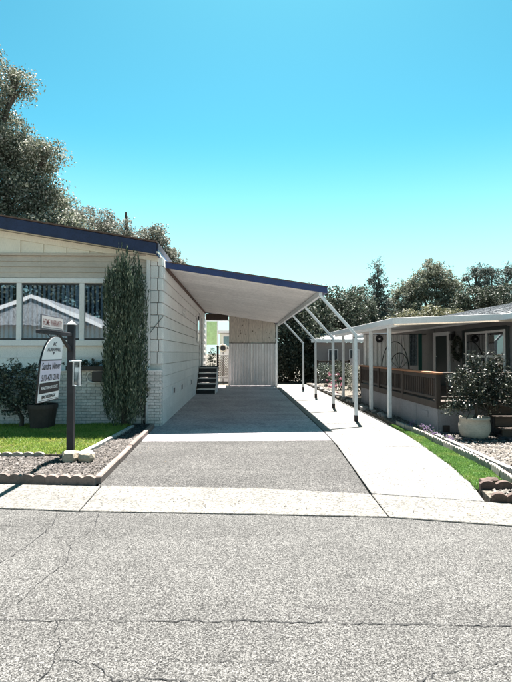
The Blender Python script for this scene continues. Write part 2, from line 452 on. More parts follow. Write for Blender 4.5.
# ------------------------------------------------------------------ ground, street, driveway
g = mesh_obj('ground', [(-400, -400, -.05), (400, -400, -.05), (400, 700, -.05), (-400, 700, -.05)], [(0, 1, 2, 3)], 'dirt', None, 'structure')
GB = [(-34, 8.9), (-2.53, 5.47), (-1.62, 5.33), (.16, 5.17), (1.445, 5.04), (2.487, 4.754), (34, -4.0)]
GT = [(-34, 9.9), (-2.98, 6.45), (-1.66, 6.30), (.19, 6.16), (1.476, 5.86), (2.64, 5.51), (34, -3.1)]
street = slab_poly('street', [(-34, -4), (34, -15)] + GB[::-1], -.04, 0.0, 'asphalt', None, 0, 'structure')
def crack(pts, w):
    # a wandering split in the asphalt, as a thin dark sliver lying 4 mm up
    P = []
    for a, b in zip(pts, pts[1:]):
        n = max(3, int(math.hypot(b[0] - a[0], b[1] - a[1]) / .035))
        for i in range(n):
            t = i / n; P.append((a[0] + (b[0] - a[0]) * t + random.gauss(0, .006), a[1] + (b[1] - a[1]) * t + random.gauss(0, .008)))
    P.append(pts[-1]); V, F = [], []
    for i, p in enumerate(P):
        q = P[min(i + 1, len(P) - 1)]; r = P[max(0, i - 1)]
        d = Vector((q[0] - r[0], q[1] - r[1])).normalized(); ww = w * .8 * random.uniform(.25, 1.0)
        V += [(p[0] - d.y * ww, p[1] + d.x * ww, .004), (p[0] + d.y * ww, p[1] - d.x * ww, .004)]
    F = [(2 * i, 2 * i + 1, 2 * i + 3, 2 * i + 2) for i in range(len(P) - 1)]
    mesh_obj('crack', V, F, 'crack_tar', street)
for pts, w in (
    ([(-3.2, 3.26), (-1.66, 3.2), (-1.1, 3.18), (-.67, 3.16), (-.24, 3.15), (.1, 3.14), (.54, 3.1), (.94, 3.07), (1.29, 3.05), (1.58, 3.03), (3.2, 2.9)], .0065),
    ([(-1.53, 5.32), (-1.81, 5.26), (-1.74, 4.88), (-1.75, 4.52), (-1.8, 4.17), (-1.86, 3.9)], .005),
    ([(-1.42, 5.31), (-1.31, 4.77), (-1.43, 4.47), (-1.32, 4.05), (-1.4, 3.7), (-1.42, 3.4)], .004),
    ([(-1.1, 3.18), (-.99, 2.93), (-.96, 2.76), (-.93, 2.78), (-.75, 2.73), (-.61, 2.59), (-.46, 2.61), (-.2, 2.56), (.2, 2.55), (.6, 2.53), (1.0, 2.5)], .0045),
    ([(-1.3, 2.56), (-1.1, 2.54), (-1.01, 2.56), (-.96, 2.64), (-.96, 2.76)], .005),
    ([(-.49, 2.6), (-.44, 2.71), (-.34, 2.78), (-.28, 2.73), (-.1, 2.74), (.2, 2.72)], .003),
    ([(1.6, 2.74), (1.42, 2.71), (1.22, 2.64), (1.0, 2.61), (.78, 2.5)], .0045),
    ([(-2.6, 5.0), (-2.1, 4.9), (-1.78, 4.95)], .003),
    ([(-2.4, 4.2), (-2.1, 4.35), (-1.75, 4.3)], .003)):
    crack(pts, w)

gut = thing('sidewalk_gutter', 'x', 'x', (0, 0, 0))
del gut['label'], gut['category']; gut['kind'] = 'structure'; gut.name = 'pavement'; ORG['pavement'] = Vector((0, 0, 0))
G = .006
slab_poly('concrete_slab', [GB[0], GB[1], (GB[2][0] - G, GB[2][1]), (GT[2][0] - G, GT[2][1]), GT[1], GT[0]], -.04, .014, 'gutter_concrete', gut, .006)
slab_poly('concrete_slab', [(GB[2][0] + G, GB[2][1]), GB[3], (GB[4][0] - G, GB[4][1]), (GT[4][0] - G, GT[4][1]), GT[3], (GT[2][0] + G, GT[2][1])], -.04, .014, 'gutter_concrete', gut, .006)
slab_poly('concrete_slab', [(GB[4][0] + G, GB[4][1]), GB[5], GB[6], GT[6], GT[5], (GT[4][0] + G, GT[4][1])], -.04, .014, 'gutter_concrete', gut, .006)

slab_poly('driveway', [(-1.70, 6.312), (-1.66, 6.308), (.19, 6.168), (1.462, 5.872), (1.56, 7.3), (1.655, 9.0), (1.675, 9.47), (-1.84, 9.47)], -.04, .009, 'drive_asphalt', None, 0, 'structure')
slab_poly('carport_pad', [(-1.88, 9.482), (1.675, 9.482), (1.69, 10.8), (1.68, 25.6), (-1.88, 25.6)], -.04, .013, 'pad_concrete', None, .006, 'structure')
SEAM = [(5.86, 1.485), (9.04, 1.675), (10.8, 1.705), (26, 1.695)]
EDGE = [(5.52, 2.64), (6.26, 2.81), (7.38, 2.99), (8.53, 3.10), (9.67, 3.22), (11.55, 3.30), (26, 3.34)]
rp = thing('path', 'x', 'x', (0, 0, 0)); del rp['label'], rp['category']; rp['kind'] = 'structure'
cuts = [5.87, 8.9, 10.5, 11.72, 15.0, 18.5, 22.2, 26.2]
for i, (a, b) in enumerate(zip(cuts, cuts[1:])):
    e0, e1 = lerp_tab(EDGE, a), lerp_tab(EDGE, b)
    s0, s1 = lerp_tab(SEAM, a) + .008, lerp_tab(SEAM, b) + .008
    tilt = .16 if 0 < i < 3 else 0        # the joints run a little askew
    pts = [(s0, a + .006), (e0, a + .006), (e1, b - .006), (s1, b - .006)]
    if i == 0: pts = [(s0, a + .012), (2.62, 5.525), (2.81, 6.26), (2.99, 7.38), (e1, b - .2), (s1, b - .006)]
    if i == 1: pts = [(s0, a + .006), (e0, a - .19), (e1, b - .1), (s1, b - .006)]
    if i == 2: pts = [(s0, a + .006), (e0, a - .09), (e1, b - .006), (s1, b - .006)]
    slab_poly('concrete_slab', pts, -.04, .016 + .002 * (i % 2), 'concrete', rp, .006)

# ------------------------------------------------------------------ scalloped edging blocks
def scallop_mesh(n, pitch, h, amp, thick):
    top = []
    for k in range(n):
        for j in range(6):
            t = j / 6; top.append(((k + t) * pitch, h - amp + amp * math.sin(math.pi * t) ** .7))
    top.append((n * pitch, h - amp))
    prof = [(0.0, 0.0)] + top + [(n * pitch, 0.0)]
    prof = [(x + .003 if i in (0,) else x, z) for i, (x, z) in enumerate(prof)]
    m = len(prof)
    V = [(x, -thick / 2, z) for x, z in prof] + [(x, thick / 2, z) for x, z in prof]
    F = [tuple(range(m)), tuple(range(2 * m - 1, m - 1, -1))] + [(i, m + i, m + (i + 1) % m, (i + 1) % m) for i in range(m)]
    return V, F
def edging(label, cat, path, n, pitch, h, amp, thick, mat, z=0.0, name='garden_edging', group=None):
    """blocks in a row along a polyline"""
    t = thing(name, label, cat, (path[0][0], path[0][1], z), group)
    V, F = scallop_mesh(n, pitch, h, amp, thick)
    me = pydata('edging_block', V, F); L = n * pitch
    for a, b in zip(path, path[1:]):
        a = Vector(a); b = Vector(b); d = b - a; cnt = max(1, round(d.length / (L + .006))); step = d.length / cnt
        for i in range(cnt):
            p = a + d * (i / cnt)
            o = link('edging_block', me, mat, t, None, (p.x, p.y, z + random.uniform(-.006, .004)))
            o.rotation_euler = (random.gauss(0, .03), random.gauss(0, .006), math.atan2(d.y, d.x) + random.gauss(0, .008))
            o.scale = (step / (L + .006), 1, 1)
    return t
edging('pinkish scalloped concrete edging along the front of the gravel bed beside the gutter', 'garden edging',
       [(-6.4, 6.93), (-2.98, 6.52), (-1.74, 6.385)], 4, .137, .125, .03, .06, 'edging_pink')
edging('weathered low scalloped edging between the lawn and the front gravel strip', 'garden edging',
       [(-6.4, 8.05), (-4.2, 7.9), (-2.9, 7.86)], 4, .13, .13, .03, .05, 'edging_grey')
# smooth kerb along the driveway side and the lawn side of the bed
def kerb(label, path, w, h, mat, name='garden_kerb', L=.9, z=0.0):
    t = thing(name, label, 'kerb', (path[0][0], path[0][1], z))
    for a, b in zip(path, path[1:]):
        a = Vector(a); b = Vector(b); d = b - a; cnt = max(1, round(d.length / L)); n = Vector((-d.y, d.x)).normalized() * w / 2
        for i in range(cnt):
            p = a + d * (i / cnt) + d.normalized() * .006; q = a + d * ((i + 1) / cnt) - d.normalized() * .006
            hh = h + random.uniform(-.008, .008)
            hexa('kerb_stone', [(p.x + n.x, p.y + n.y, z), (p.x - n.x, p.y - n.y, z), (q.x - n.x, q.y - n.y, z), (q.x + n.x, q.y + n.y, z),
                                (p.x + n.x, p.y + n.y, z + hh), (p.x - n.x, p.y - n.y, z + hh), (q.x - n.x, q.y - n.y, z + hh), (q.x + n.x, q.y + n.y, z + hh)], mat, t, .012)
    return t
kerb('low pinkish kerb between the left gravel bed and the driveway', [(-1.735, 6.42), (-1.79, 8.6), (-1.86, 11.2)], .085, .10, 'edging_pink')
kerb('pale concrete kerb along the right edge of the lawn', [(-2.40, 7.82), (-2.33, 8.6), (-2.22, 10.9)], .075, .115, 'curb_concrete')

# bed soil and lawn soil
slab_poly('flower_bed', [(-7, 6.98), (-2.98, 6.56), (-1.78, 6.43), (-1.84, 8.6), (-1.9, 11.6), (-7, 11.6)], -.04, .055, 'dirt', None, 0, 'structure')
slab_poly('lawn', [(-7, 8.12), (-4.2, 7.95), (-2.9, 7.92), (-2.45, 7.9), (-2.37, 8.6), (-2.27, 10.9), (-2.3, 11.2), (-7, 11.2)], -.03, .085, 'dirt', None, 0, 'structure')

def inside(poly, x, y):
    n = len(poly); r = np.zeros(len(x), bool); j = n - 1
    for i in range(n):
        xi, yi = poly[i]; xj, yj = poly[j]
        c = ((yi > y) != (yj > y)) & (x < (xj - xi) * (y - yi) / (yj - yi + 1e-12) + xi)
        r ^= c; j = i
    return r
def scatter(poly, n):
    xs = [p[0] for p in poly]; ys = [p[1] for p in poly]; X = []; Y = []
    while sum(len(a) for a in X) < n:
        x = np.random.uniform(min(xs), max(xs), n); y = np.random.uniform(min(ys), max(ys), n); k = inside(poly, x, y)
        X.append(x[k]); Y.append(y[k])
    return np.concatenate(X)[:n], np.concatenate(Y)[:n]

def grass(name, label, poly, n, z, h, w, mat, cat='grass'):
    x, y = scatter(poly, n)
    x = x + np.random.normal(size=n) * .022; y = y + np.random.normal(size=n) * .022
    P = np.stack([x, y, np.full(n, z)], 1)
    patch = 0.75 + 0.35 * np.sin(x * 3.1 + 1.3 * np.sin(y * 2.3)) * np.sin(y * 4.7 + x)
    H = (h * np.random.uniform(.5, 1.25, n) * patch)[:, None]
    a = np.random.uniform(0, 2 * np.pi, n); s = np.stack([np.cos(a), np.sin(a), np.zeros(n)], 1) * (w * np.random.uniform(.6, 1.3, n))[:, None]
    lean = np.random.normal(size=(n, 3)) * .45; lean[:, 2] = 1
    tip = P + lean * H; mid = P + lean * H * .5 * np.array([.7, .7, 1])
    Q = np.stack([P - s, P + s, mid + s * .7, mid - s * .7], 1); T = np.stack([mid - s * .7, mid + s * .7, tip + s * .08, tip - s * .08], 1)
    o = quads(name, np.concatenate([Q, T]), mat, None, 'stuff'); tag(o, label, cat); return o
grass('grass', 'bright green lawn grass in front of the house', [(-6.2, 8.02), (-2.45, 7.93), (-2.3, 10.9), (-2.3, 11.15), (-6.2, 11.15)], 60000, .083, .055, .006, 'grass_blade')

def pebbles(name, label, poly, n, z, r, mat, squash=.6, pile=.02):
    x, y = scatter(poly, n)
    B = np.array([(1, 0, 0), (0, 1, 0), (-1, 0, 0), (0, -1, 0), (0, 0, 1)], float)
    s = r * np.random.uniform(.5, 1.4, (n, 1, 1)); ax = np.random.uniform(.6, 1.2, (n, 1, 3)); ax[:, :, 2] *= squash
    V = B[None] * s * ax + np.random.normal(size=(n, 5, 3)) * s * .16
    a = np.random.uniform(0, 6.28, n); c, sn = np.cos(a)[:, None], np.sin(a)[:, None]
    Vx = V[..., 0] * c - V[..., 1] * sn; Vy = V[..., 0] * sn + V[..., 1] * c
    V = np.stack([Vx + x[:, None], Vy + y[:, None], V[..., 2] + (z + np.random.uniform(0, pile, n))[:, None]], 2)
    me = bpy.data.meshes.new(name)
    me.vertices.add(n * 5); me.vertices.foreach_set('co', V.astype(np.float32).reshape(-1))
    T = np.array([(0, 1, 4), (1, 2, 4), (2, 3, 4), (3, 0, 4)])
    I = (np.arange(n)[:, None, None] * 5 + T[None]).reshape(-1).astype(np.int32)
    me.loops.add(len(I)); me.loops.foreach_set('vertex_index', I)
    me.polygons.add(n * 4); me.polygons.foreach_set('loop_start', np.arange(0, n * 12, 3, dtype=np.int32))
    me.update(calc_edges=True)
    o = link(name, me, mat, None, 'stuff'); tag(o, label, 'gravel'); return o
pebbles('gravel', 'pinkish grey gravel filling the left bed round the sign post', [(-6.2, 6.92), (-2.98, 6.58), (-1.80, 6.45), (-1.84, 8.6), (-1.92, 11.35), (-2.18, 11.35), (-2.28, 8.6), (-2.36, 7.8), (-6.2, 7.98)], 15000, .055, .019, 'lava_pebble')

# ------------------------------------------------------------------ the house on the left
HX, HY = -1.72, 11.6          # side wall plane, front wall plane
house = thing('mobile_home', 'single storey cream mobile home with navy rake board and white painted brick base', 'house', (-5, HY, 0))
box('wall', (-9.5, HY + .05, 0), (HX - .05, 26, 3.74), 'white_siding', house).name = 'wall'
RK0, RKS = 3.96, .165         # rake board top height at its right end and its slope
def rake_z(x): return RK0 + (-1.80 - x) * RKS
# roof and rake
hexa('roof', [(-7.5, 11.22, rake_z(-7.5) - .1), (-1.76, 11.22, RK0 - .12), (-1.76, 26.2, RK0 - .12), (-7.5, 26.2, rake_z(-7.5) - .1),
              (-7.5, 11.22, rake_z(-7.5) + .02), (-1.76, 11.22, RK0 + .012), (-1.76, 26.2, RK0 + .012), (-7.5, 26.2, rake_z(-7.5) + .02)], 'navy_roof', house)
hexa('roof', [(-13.2, 11.22, rake_z(-1.8) - .12), (-7.505, 11.22, rake_z(-7.5) - .1), (-7.505, 26.2, rake_z(-7.5) - .1), (-13.2, 26.2, rake_z(-1.8) - .12),
              (-13.2, 11.22, rake_z(-1.8) + .01), (-7.505, 11.22, rake_z(-7.5) + .02), (-7.505, 26.2, rake_z(-7.5) + .02), (-13.2, 26.2, rake_z(-1.8) + .01)], 'navy_roof', house)
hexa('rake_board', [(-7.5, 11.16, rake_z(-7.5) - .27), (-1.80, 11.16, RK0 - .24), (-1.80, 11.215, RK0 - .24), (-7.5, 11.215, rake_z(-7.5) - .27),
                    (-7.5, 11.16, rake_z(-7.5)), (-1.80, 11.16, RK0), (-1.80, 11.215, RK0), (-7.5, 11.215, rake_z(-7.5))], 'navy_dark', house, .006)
hexa('rake_trim', [(-7.5, 11.13, rake_z(-7.5) + .003), (-1.78, 11.13, RK0 + .003), (-1.78, 11.24, RK0 + .003), (-7.5, 11.24, rake_z(-7.5) + .003),
                   (-7.5, 11.13, rake_z(-7.5) + .035), (-1.78, 11.13, RK0 + .035), (-1.78, 11.24, RK0 + .035), (-7.5, 11.24, rake_z(-7.5) + .035)], 'brown_trim', house)
hexa('soffit', [(-7.5, 11.22, rake_z(-7.5) - .25), (-1.76, 11.22, RK0 - .215), (-1.76, 11.60, RK0 - .215), (-7.5, 11.60, rake_z(-7.5) - .25),
                (-7.5, 11.22, rake_z(-7.5) - .21), (-1.76, 11.22, RK0 - .175), (-1.76, 11.60, RK0 - .175), (-7.5, 11.60, rake_z(-7.5) - .21)], 'cream', house)
hexa('frieze_board', [(-7.5, 11.52, rake_z(-7.5) - .42), (-1.80, 11.52, RK0 - .34), (-1.80, 11.555, RK0 - .34), (-7.5, 11.555, rake_z(-7.5) - .42),
                (-7.5, 11.52, rake_z(-7.5) - .26), (-1.80, 11.52, RK0 - .225), (-1.80, 11.555, RK0 - .225), (-7.5, 11.555, rake_z(-7.5) - .26)], 'cream', house, .004)
box('eave_board', (-1.80, 11.23, 3.70), (-1.765, 26.1, 3.90), 'navy', house, .004)
# gable panels with battens between them
xs = [-7.35 + .5 * i for i in range(12)]
for i, (a, b) in enumerate(zip(xs, xs[1:])):
    if rake_z(a) - .30 < 3.82: continue
    x1 = min(b, -1.80)
    hexa('gable_panel', [(a + .004, 11.56, 3.80), (x1 - .004, 11.56, 3.80), (x1 - .004, 11.66, 3.80), (a + .004, 11.66, 3.80),
                         (a + .004, 11.56, rake_z(a) - .30), (x1 - .004, 11.56, max(3.805, rake_z(x1) - .30)), (x1 - .004, 11.66, max(3.805, rake_z(x1) - .30)), (a + .004, 11.66, rake_z(a) - .30)], 'cream', house)
    if rake_z(b) - .36 > 3.82 and b < -1.9:
        hexa('batten', [(b - .018, 11.535, 3.80), (b + .018, 11.535, 3.80), (b + .018, 11.556, 3.80), (b - .018, 11.556, 3.80),
                        (b - .018, 11.535, rake_z(b) - .36), (b + .018, 11.535, rake_z(b) - .36), (b + .018, 11.556, rake_z(b) - .36), (b - .018, 11.556, rake_z(b) - .36)], 'cream', house)
box('trim_board', (-7.4, 11.515, 3.745), (-2.07, 11.60, 3.797), 'tan_siding', house, .004)
def lap(name, x0, x1, y, z0, z1, mat, parent, out=.028):
    return hexa(name, [(x0, y - out, z0), (x1, y - out, z0), (x1, y + .05, z0), (x0, y + .05, z0), (x0, y - .006, z1), (x1, y - .006, z1), (x1, y + .05, z1), (x0, y + .05, z1)], mat, parent)
for k in range(4):
    z0 = 3.262 + k * .12
    for a, b in ((-7.4, -4.402), (-4.398, -2.075)): lap('siding_board', a, b, HY, z0, z0 + .118, 'tan_siding', house)
for z0, z1 in ((1.225, 1.49), (1.495, 1.75)):
    for a, b in ((-7.4, -4.902), (-4.898, -2.075)): lap('siding_board', a, b, HY, z0, z1, 'white_siding', house, .02)
for z0 in np.arange(1.755, 3.2, .25): lap('siding_board', -2.88, -2.075, HY, z0 + .002, min(3.258, z0 + .248), 'white_siding', house, .02)
# window: sash frame with three lights, glass, vertical blinds
win = box('window', (-6.3, 11.55, 3.14), (-2.885, 11.64, 3.25), 'white_trim', house, .008)
box('sill', (-6.35, 11.50, 1.756), (-2.885, 11.64, 1.885), 'white_trim', win, .01)
for x in (-6.25, -4.86, -3.49, -2.94): box('mullion', (x - .055, 11.555, 1.887), (x + .055, 11.63, 3.138), 'white_trim', win, .006)
for a, b in ((-6.195, -4.915), (-4.805, -3.545), (-3.435, -2.995)):
    box('pane', (a, 11.60, 1.89), (b, 11.608, 3.136), 'glass', win)
    for z0, z1 in ((1.888, 1.925), (3.10, 3.137)): box('sash_rail', (a, 11.585, z0), (b, 11.599, z1), 'black_metal', win)
box('dark_room_sheet', (-6.3, 11.645, 1.88), (-2.9, 11.649, 3.15), 'room_dark', win)  # sheet painted dark to stand for the unlit room
blind = pydata('blind_slat', box_v((-.044, -.002, 1.93), (.044, .002, 3.10)), BF)
for a, b, step in ((-6.18, -4.93, .098), (-4.79, -3.56, .102), (-3.42, -3.01, .1)):
    n = int((b - a) / step)
    for i in range(n):
        o = link('blind_slat', blind, 'blind_white', win, None, (a + (i + .5) * step, 11.627, 0))
        o.location.z = 0; o.rotation_euler = (0, 0, random.uniform(-.12, .12)); o.scale = (random.choice((.55, .62, .7, .9)), 1, 1)
# the wall stays uncut behind the dark sheet; the blinds hang right behind the glass
# corner: white trim board, block faced return, side siding
box('corner_trim', (-2.07, 11.53, 1.22), (-1.985, 11.62, 3.72), 'white_trim', house, .008)
rows = [(.0 + i * .272, .272) for i in range(14)]
for i, (z0, h) in enumerate(rows):
    z1 = min(z0 + h - .012, 3.735)
    if z0 >= 1.2:
        split = -1.83 if i % 2 else -1.80
        hexa('siding_block', box_v((-1.98, 11.545, z0), (split - .006, 11.64, z1)), 'white_siding', house, .01)
        hexa('siding_block', box_v((split + .006, 11.545, z0), (HX, 11.64, z1)), 'white_siding', house, .01)
    y = 11.645
    L = 1.22 if z0 < 1.0 else 3.66
    y += (0 if i % 2 else L * .45) if z0 < 1.0 else 0
    edges = [11.645] + ([y] if y > 11.65 else [])
    while edges[-1] < 24.9: edges.append(edges[-1] + L)
    edges[-1] = 25.9
    for a, b in zip(edges, edges[1:]):
        if b > 21.15 and a < 21.15 and z0 > .9: pass
        # lapped plank: bottom edge stands proud, top tucks in
        hexa('siding_plank', [(HX - .05, a, z0), (HX + .022, a, z0), (HX + .022, b - .008, z0), (HX - .05, b - .008, z0),
                              (HX - .05, a, z1), (HX + .004, a, z1), (HX + .004, b - .008, z1), (HX - .05, b - .008, z1)], 'white_siding', house)
for y, z in ((13.4, .55), (15.2, .52), (18.2, .5)):
    v = box('foundation_vent', (HX + .015, y - .17, z), (HX + .04, y + .17, z + .19), 'sheet_metal', house, .004)
    box('louvre_opening', (HX + .038, y - .14, z + .03), (HX + .043, y + .14, z + .16), 'black_metal', v)
# side door with casing, and twin floodlight
dr = box('side_door', (HX + .02, 21.95, 1.05), (HX + .05, 22.85, 3.1), 'grey_wall', house, .004)
for a, b, z0, z1 in ((21.8, 21.945, 1.05, 3.25), (22.855, 23.0, 1.05, 3.25), (21.945, 22.855, 3.105, 3.25)):
    box('door_casing', (HX + .02, a, z0), (HX + .09, b, z1), 'white_trim', dr, .006)
mesh_obj('handle', *tube([(HX + .055, 22.05, 2.0), (HX + .12, 22.05, 2.0), (HX + .12, 22.17, 2.0)], .015, 8), 'black_metal', dr)
sw = box('side_window', (HX + .02, 20.55, 2.0), (HX + .06, 21.25, 3.15), 'white_trim', house, .006)
box('pane', (HX + .06, 20.63, 2.08), (HX + .066, 21.17, 3.07), 'dark_glass', sw)
fl = mesh_obj('floodlight', *lathe((0, 0, 0), [(.0, 0), (.06, 0), (.06, .03), (.0, .03)], 14), 'white_trim', house)
fl.location = Vector((HX + .02, 15.3, 2.78)) - ORG[house.name] ; fl.rotation_euler = (0, R(90), 0)
# the lathe above was built round the world's origin: take the house's own offset out again
for v in fl.data.vertices: v.co += ORG[house.name]
for s in (-1, 1):
    V, F = tube([(0, 0, .03), (s * .03, .0, .06), (s * .09 + .03, 0, .13)], [.015, .015, .045], 10)
    o = bpy.data.objects.new('lamp_head', pydata('lamp_head', [(x, y + s * .07, z) for x, y, z in V], F)); col.objects.link(o)
    o.data.materials.append(MATS['white_trim']); o.parent = fl; ORG[o.name] = Vector((0, 0, 0))
mesh_obj('cable', *tube([(-2.0, 11.535, 2.02), (-1.86, 11.53, 2.2), (HX + .03, 11.54, 2.42)], .006, 6), 'black_metal', house)
# white painted brick base: mortar backing and single bricks
bw = box('brick_base', (-7.4, 11.47, 0), (-2.12, 11.60, 1.195), 'mortar', house)
BL, BH = .205, .066
brick = bevelled(box_v((.004, 0, .004), (BL - .004, .035, BH - .004)), BF, .005); brick.materials.append(MATS['white_brick'])
joined = []
cnt = 0
for r in range(18):
    z = .0 + r * BH; x = -2.12 - (BL if r % 2 else BL * .5)
    while x > -7.35:
        if x > -4.95 and cnt < 235 and not (z < .12):
            o = link('brick', brick, None, bw, None, (x, 11.452 + random.uniform(-.005, .004), z)); cnt += 1
        else: joined.append((box_v((x + .004, 11.452, z + .004), (x + BL - .004, 11.48, z + BH - .004)), BF))
        x -= BL
V, F = merge(joined); mesh_obj('brickwork', V, F, 'white_brick', bw, 'stuff')
box('brick_ledge', (-7.4, 11.41, 1.197), (-2.10, 11.575, 1.222), 'white_trim', house, .006)
pier = box('brick_pier', (-2.05, 11.42, 0), (HX - .03, 11.535, 1.19), 'mortar', house)
for r in range(18):
    z = r * BH; x = -2.06 + (0 if r % 2 else -.1)
    while x < HX - .03:
        a, b = max(x, -2.06), min(x + BL, HX + .012)
        if b - a > .03: hexa('brick', box_v((a + .004, 11.40 + random.uniform(-.005, .003), z + .004), (b - .004, 11.44, z + BH - .004)), 'white_brick', pier, .005)
        x += BL
    hexa('brick', box_v((HX - .04, 11.445, z + .004), (HX + .012 + random.uniform(-.003, .003), 11.60, z + BH - .004)), 'white_brick', pier, .005)
box('pier_cap', (-2.08, 11.39, 1.192), (HX + .03, 11.54, 1.228), 'white_trim', pier, .006)

# ------------------------------------------------------------------ carport
cp = thing('carport', 'white lean-to carport roof with navy fascia on bent white posts', 'carport', (0, 18.6, 0))
CX0, CX1, CY0, CY1 = -1.715, 1.96, 11.98, 25.4
CZ0, CZ1 = 3.64, 3.08
def cz(x): return CZ0 + (CZ1 - CZ0) * (x - CX0) / (CX1 - CX0)
npan = 44; pw = (CY1 - CY0) / npan
def pan_mesh():
    prof = [(.003, -.05), (.02, -.05), (.026, -.012), (pw * .5 - .02, -.012), (pw * .5 - .012, -.02), (pw * .5 + .012, -.02), (pw * .5 + .02, -.012), (pw - .026, -.012), (pw - .02, -.05), (pw - .003, -.05), (pw - .003, .02), (.003, .02)]
    m = len(prof)
    V = [(CX0, y, cz(CX0) + z) for y, z in prof] + [(CX1, y, cz(CX1) + z) for y, z in prof]
    F = [tuple(range(m)), tuple(range(2 * m - 1, m - 1, -1))] + [(i, m + i, m + (i + 1) % m, (i + 1) % m) for i in range(m)]
    return pydata('roof_pan', V, F)
pm = pan_mesh(); pm.materials.append(MATS['roof_pan'])
for i in range(npan): link('roof_pan', pm, None, cp, None, (0, CY0 + i * pw, 0))
def fascia(y0, y1):
    return hexa('fascia', [(CX0 - .01, y0, CZ0 - .09), (CX1 + .06, y0, CZ1 - .10), (CX1 + .06, y1, CZ1 - .10), (CX0 - .01, y1, CZ0 - .09),
                    (CX0 - .01, y0, CZ0 + .045), (CX1 + .06, y0, CZ1 + .04), (CX1 + .06, y1, CZ1 + .04), (CX0 - .01, y1, CZ0 + .045)], 'navy', cp, .004)
fascia(CY0 - .035, CY0 - .003); fascia(CY1 + .003, CY1 + .035)
hexa('drip_edge', [(CX0 - .01, CY0 - .055, CZ0 + .048), (CX1 + .07, CY0 - .055, CZ1 + .043), (CX1 + .07, CY0 + .1, CZ1 + .043), (CX0 - .01, CY0 + .1, CZ0 + .048),
                   (CX0 - .01, CY0 - .055, CZ0 + .066), (CX1 + .07, CY0 - .055, CZ1 + .061), (CX1 + .07, CY0 + .1, CZ1 + .061), (CX0 - .01, CY0 + .1, CZ0 + .066)], 'brown_trim', cp)
box('gutter', (CX1 + .003, CY0, CZ1 - .09), (CX1 + .06, CY1, CZ1 + .035), 'navy', cp, .004)
box('edge_beam', (CX1 - .13, CY0 + .01, CZ1 - .155), (CX1 - .05, CY1 - .01, CZ1 - .035), 'post_white', cp, .004)
box('wall_channel', (CX0 + .003, CY0 + .01, CZ0 - .13), (CX0 + .05, CY1 - .01, CZ0 - .062), 'brown_trim', cp, .003)
PX = 2.70
for y in (12.05, 15.0, 18.5, 22.2):
    def sq(p, q, w, wy):
        d = (Vector(q) - Vector(p)).normalized(); n = Vector((d.z, 0, -d.x)) * w / 2; u = Vector((0, wy / 2, 0))
        P, Q = Vector(p), Vector(q)
        return [P - n - u, P + n - u, P + n + u, P - n + u, Q - n - u, Q + n - u, Q + n + u, Q - n + u]
    po = hexa('post', sq((PX, y, .016), (PX - .01, y, 2.03), .075, .075), 'post_white', cp, .008)
    hexa('strut', sq((PX + .015, y + .001, 2.0), (CX1 - .1, y + .001, CZ1 - .13), .068, .068), 'post_white', po, .008)
    hexa('post_boot', sq((PX, y, .012), (PX, y, .17 + random.uniform(-.03, .04)), .086, .086), 'rust_boot', po, .006)
    mesh_obj('bolt', *tube([(PX - .045, y - .045, 1.96), (PX - .045, y + .045, 1.96)], .012, 8), 'rust_boot', po)
# back corner posts under the roof's far end
for x in (1.78,): box('post', (x - .04, 25.2, .014), (x + .04, 25.28, 2.98), 'post_white', cp, .006)
box('back_header', (CX0 + .06, 25.22, 3.2), (-.56, 25.3, 3.5), 'dark_wood', cp, .004)

# ------------------------------------------------------------------ storage wall across the back of the carport
st = thing('storage_shed', 'corrugated white metal shed front with knotty plywood above under the carport', 'shed', (.6, 25.2, 0))
SX0, SX1, SY = -.53, 1.66, 25.1
npn = 4; wpn = (SX1 - SX0) / npn
def corr():
    prof = []; n = 4; p = wpn / n
    for k in range(n):
        for fx, dy in ((0, 0), (.52, 0), (.60, -.03), (.92, -.03)): prof.append(((k + fx) * p, dy))
    prof.append((wpn - .004, 0))
    m = len(prof)
    V = [(x, y, 0) for x, y in prof] + [(x, y, 2.06) for x, y in prof] + [(x, y + .012, 0) for x, y in prof] + [(x, y + .012, 2.06) for x, y in prof]
    F = [(i, i + 1, m + i + 1, m + i) for i in range(m - 1)] + [(2 * m + i + 1, 2 * m + i, 3 * m + i, 3 * m + i + 1) for i in range(m - 1)]
    F += [(m + i, m + i + 1, 3 * m + i + 1, 3 * m + i) for i in range(m - 1)]
    return pydata('metal_sheet', V, F)
cm = corr(); cm.materials.append(MATS['sheet_metal'])
for i in range(npn): link('metal_sheet', cm, None, st, None, (SX0 + i * wpn, SY - .002 * (i % 2), .03))
for a, b in ((-.53, .405), (.413, 1.085), (1.093, 1.70)):
    hexa('plywood_board', [(a, SY - .03, 2.10), (b, SY - .03, 2.10), (b, SY - .008, 2.10), (a, SY - .008, 2.10),
                           (a, SY - .03, cz(a) - .07), (b, SY - .03, cz(b) - .07), (b, SY - .008, cz(b) - .07), (a, SY - .008, cz(a) - .07)], 'knotty', st, .003)
hexa('backing_board', [(SX0, SY - .004, 2.1), (SX1 + .03, SY - .004, 2.1), (SX1 + .03, SY + .012, 2.1), (SX0, SY + .012, 2.1),
                       (SX0, SY - .004, cz(SX0) - .075), (SX1 + .03, SY - .004, cz(SX1 + .03) - .075), (SX1 + .03, SY + .012, cz(SX1 + .03) - .075), (SX0, SY + .012, cz(SX0) - .075)], 'dark_wood', st)
box('header_rail', (SX0, SY - .04, 2.065), (SX1 + .03, SY - .005, 2.097), 'dark_plank', st)
box('side_wall', (SX0, SY + .03, .02), (SX0 + .05, SY + 2.2, 3.1), 'sheet_metal', st)
box('side_wall', (SX1 - .02, SY + .03, .02), (SX1 + .03, SY + 2.2, 2.9), 'dark_wood', st)
box('jamb', (SX1 + .005, SY - .05, .015), (SX1 + .06, SY + .025, 2.06), 'post_white', st, .004)

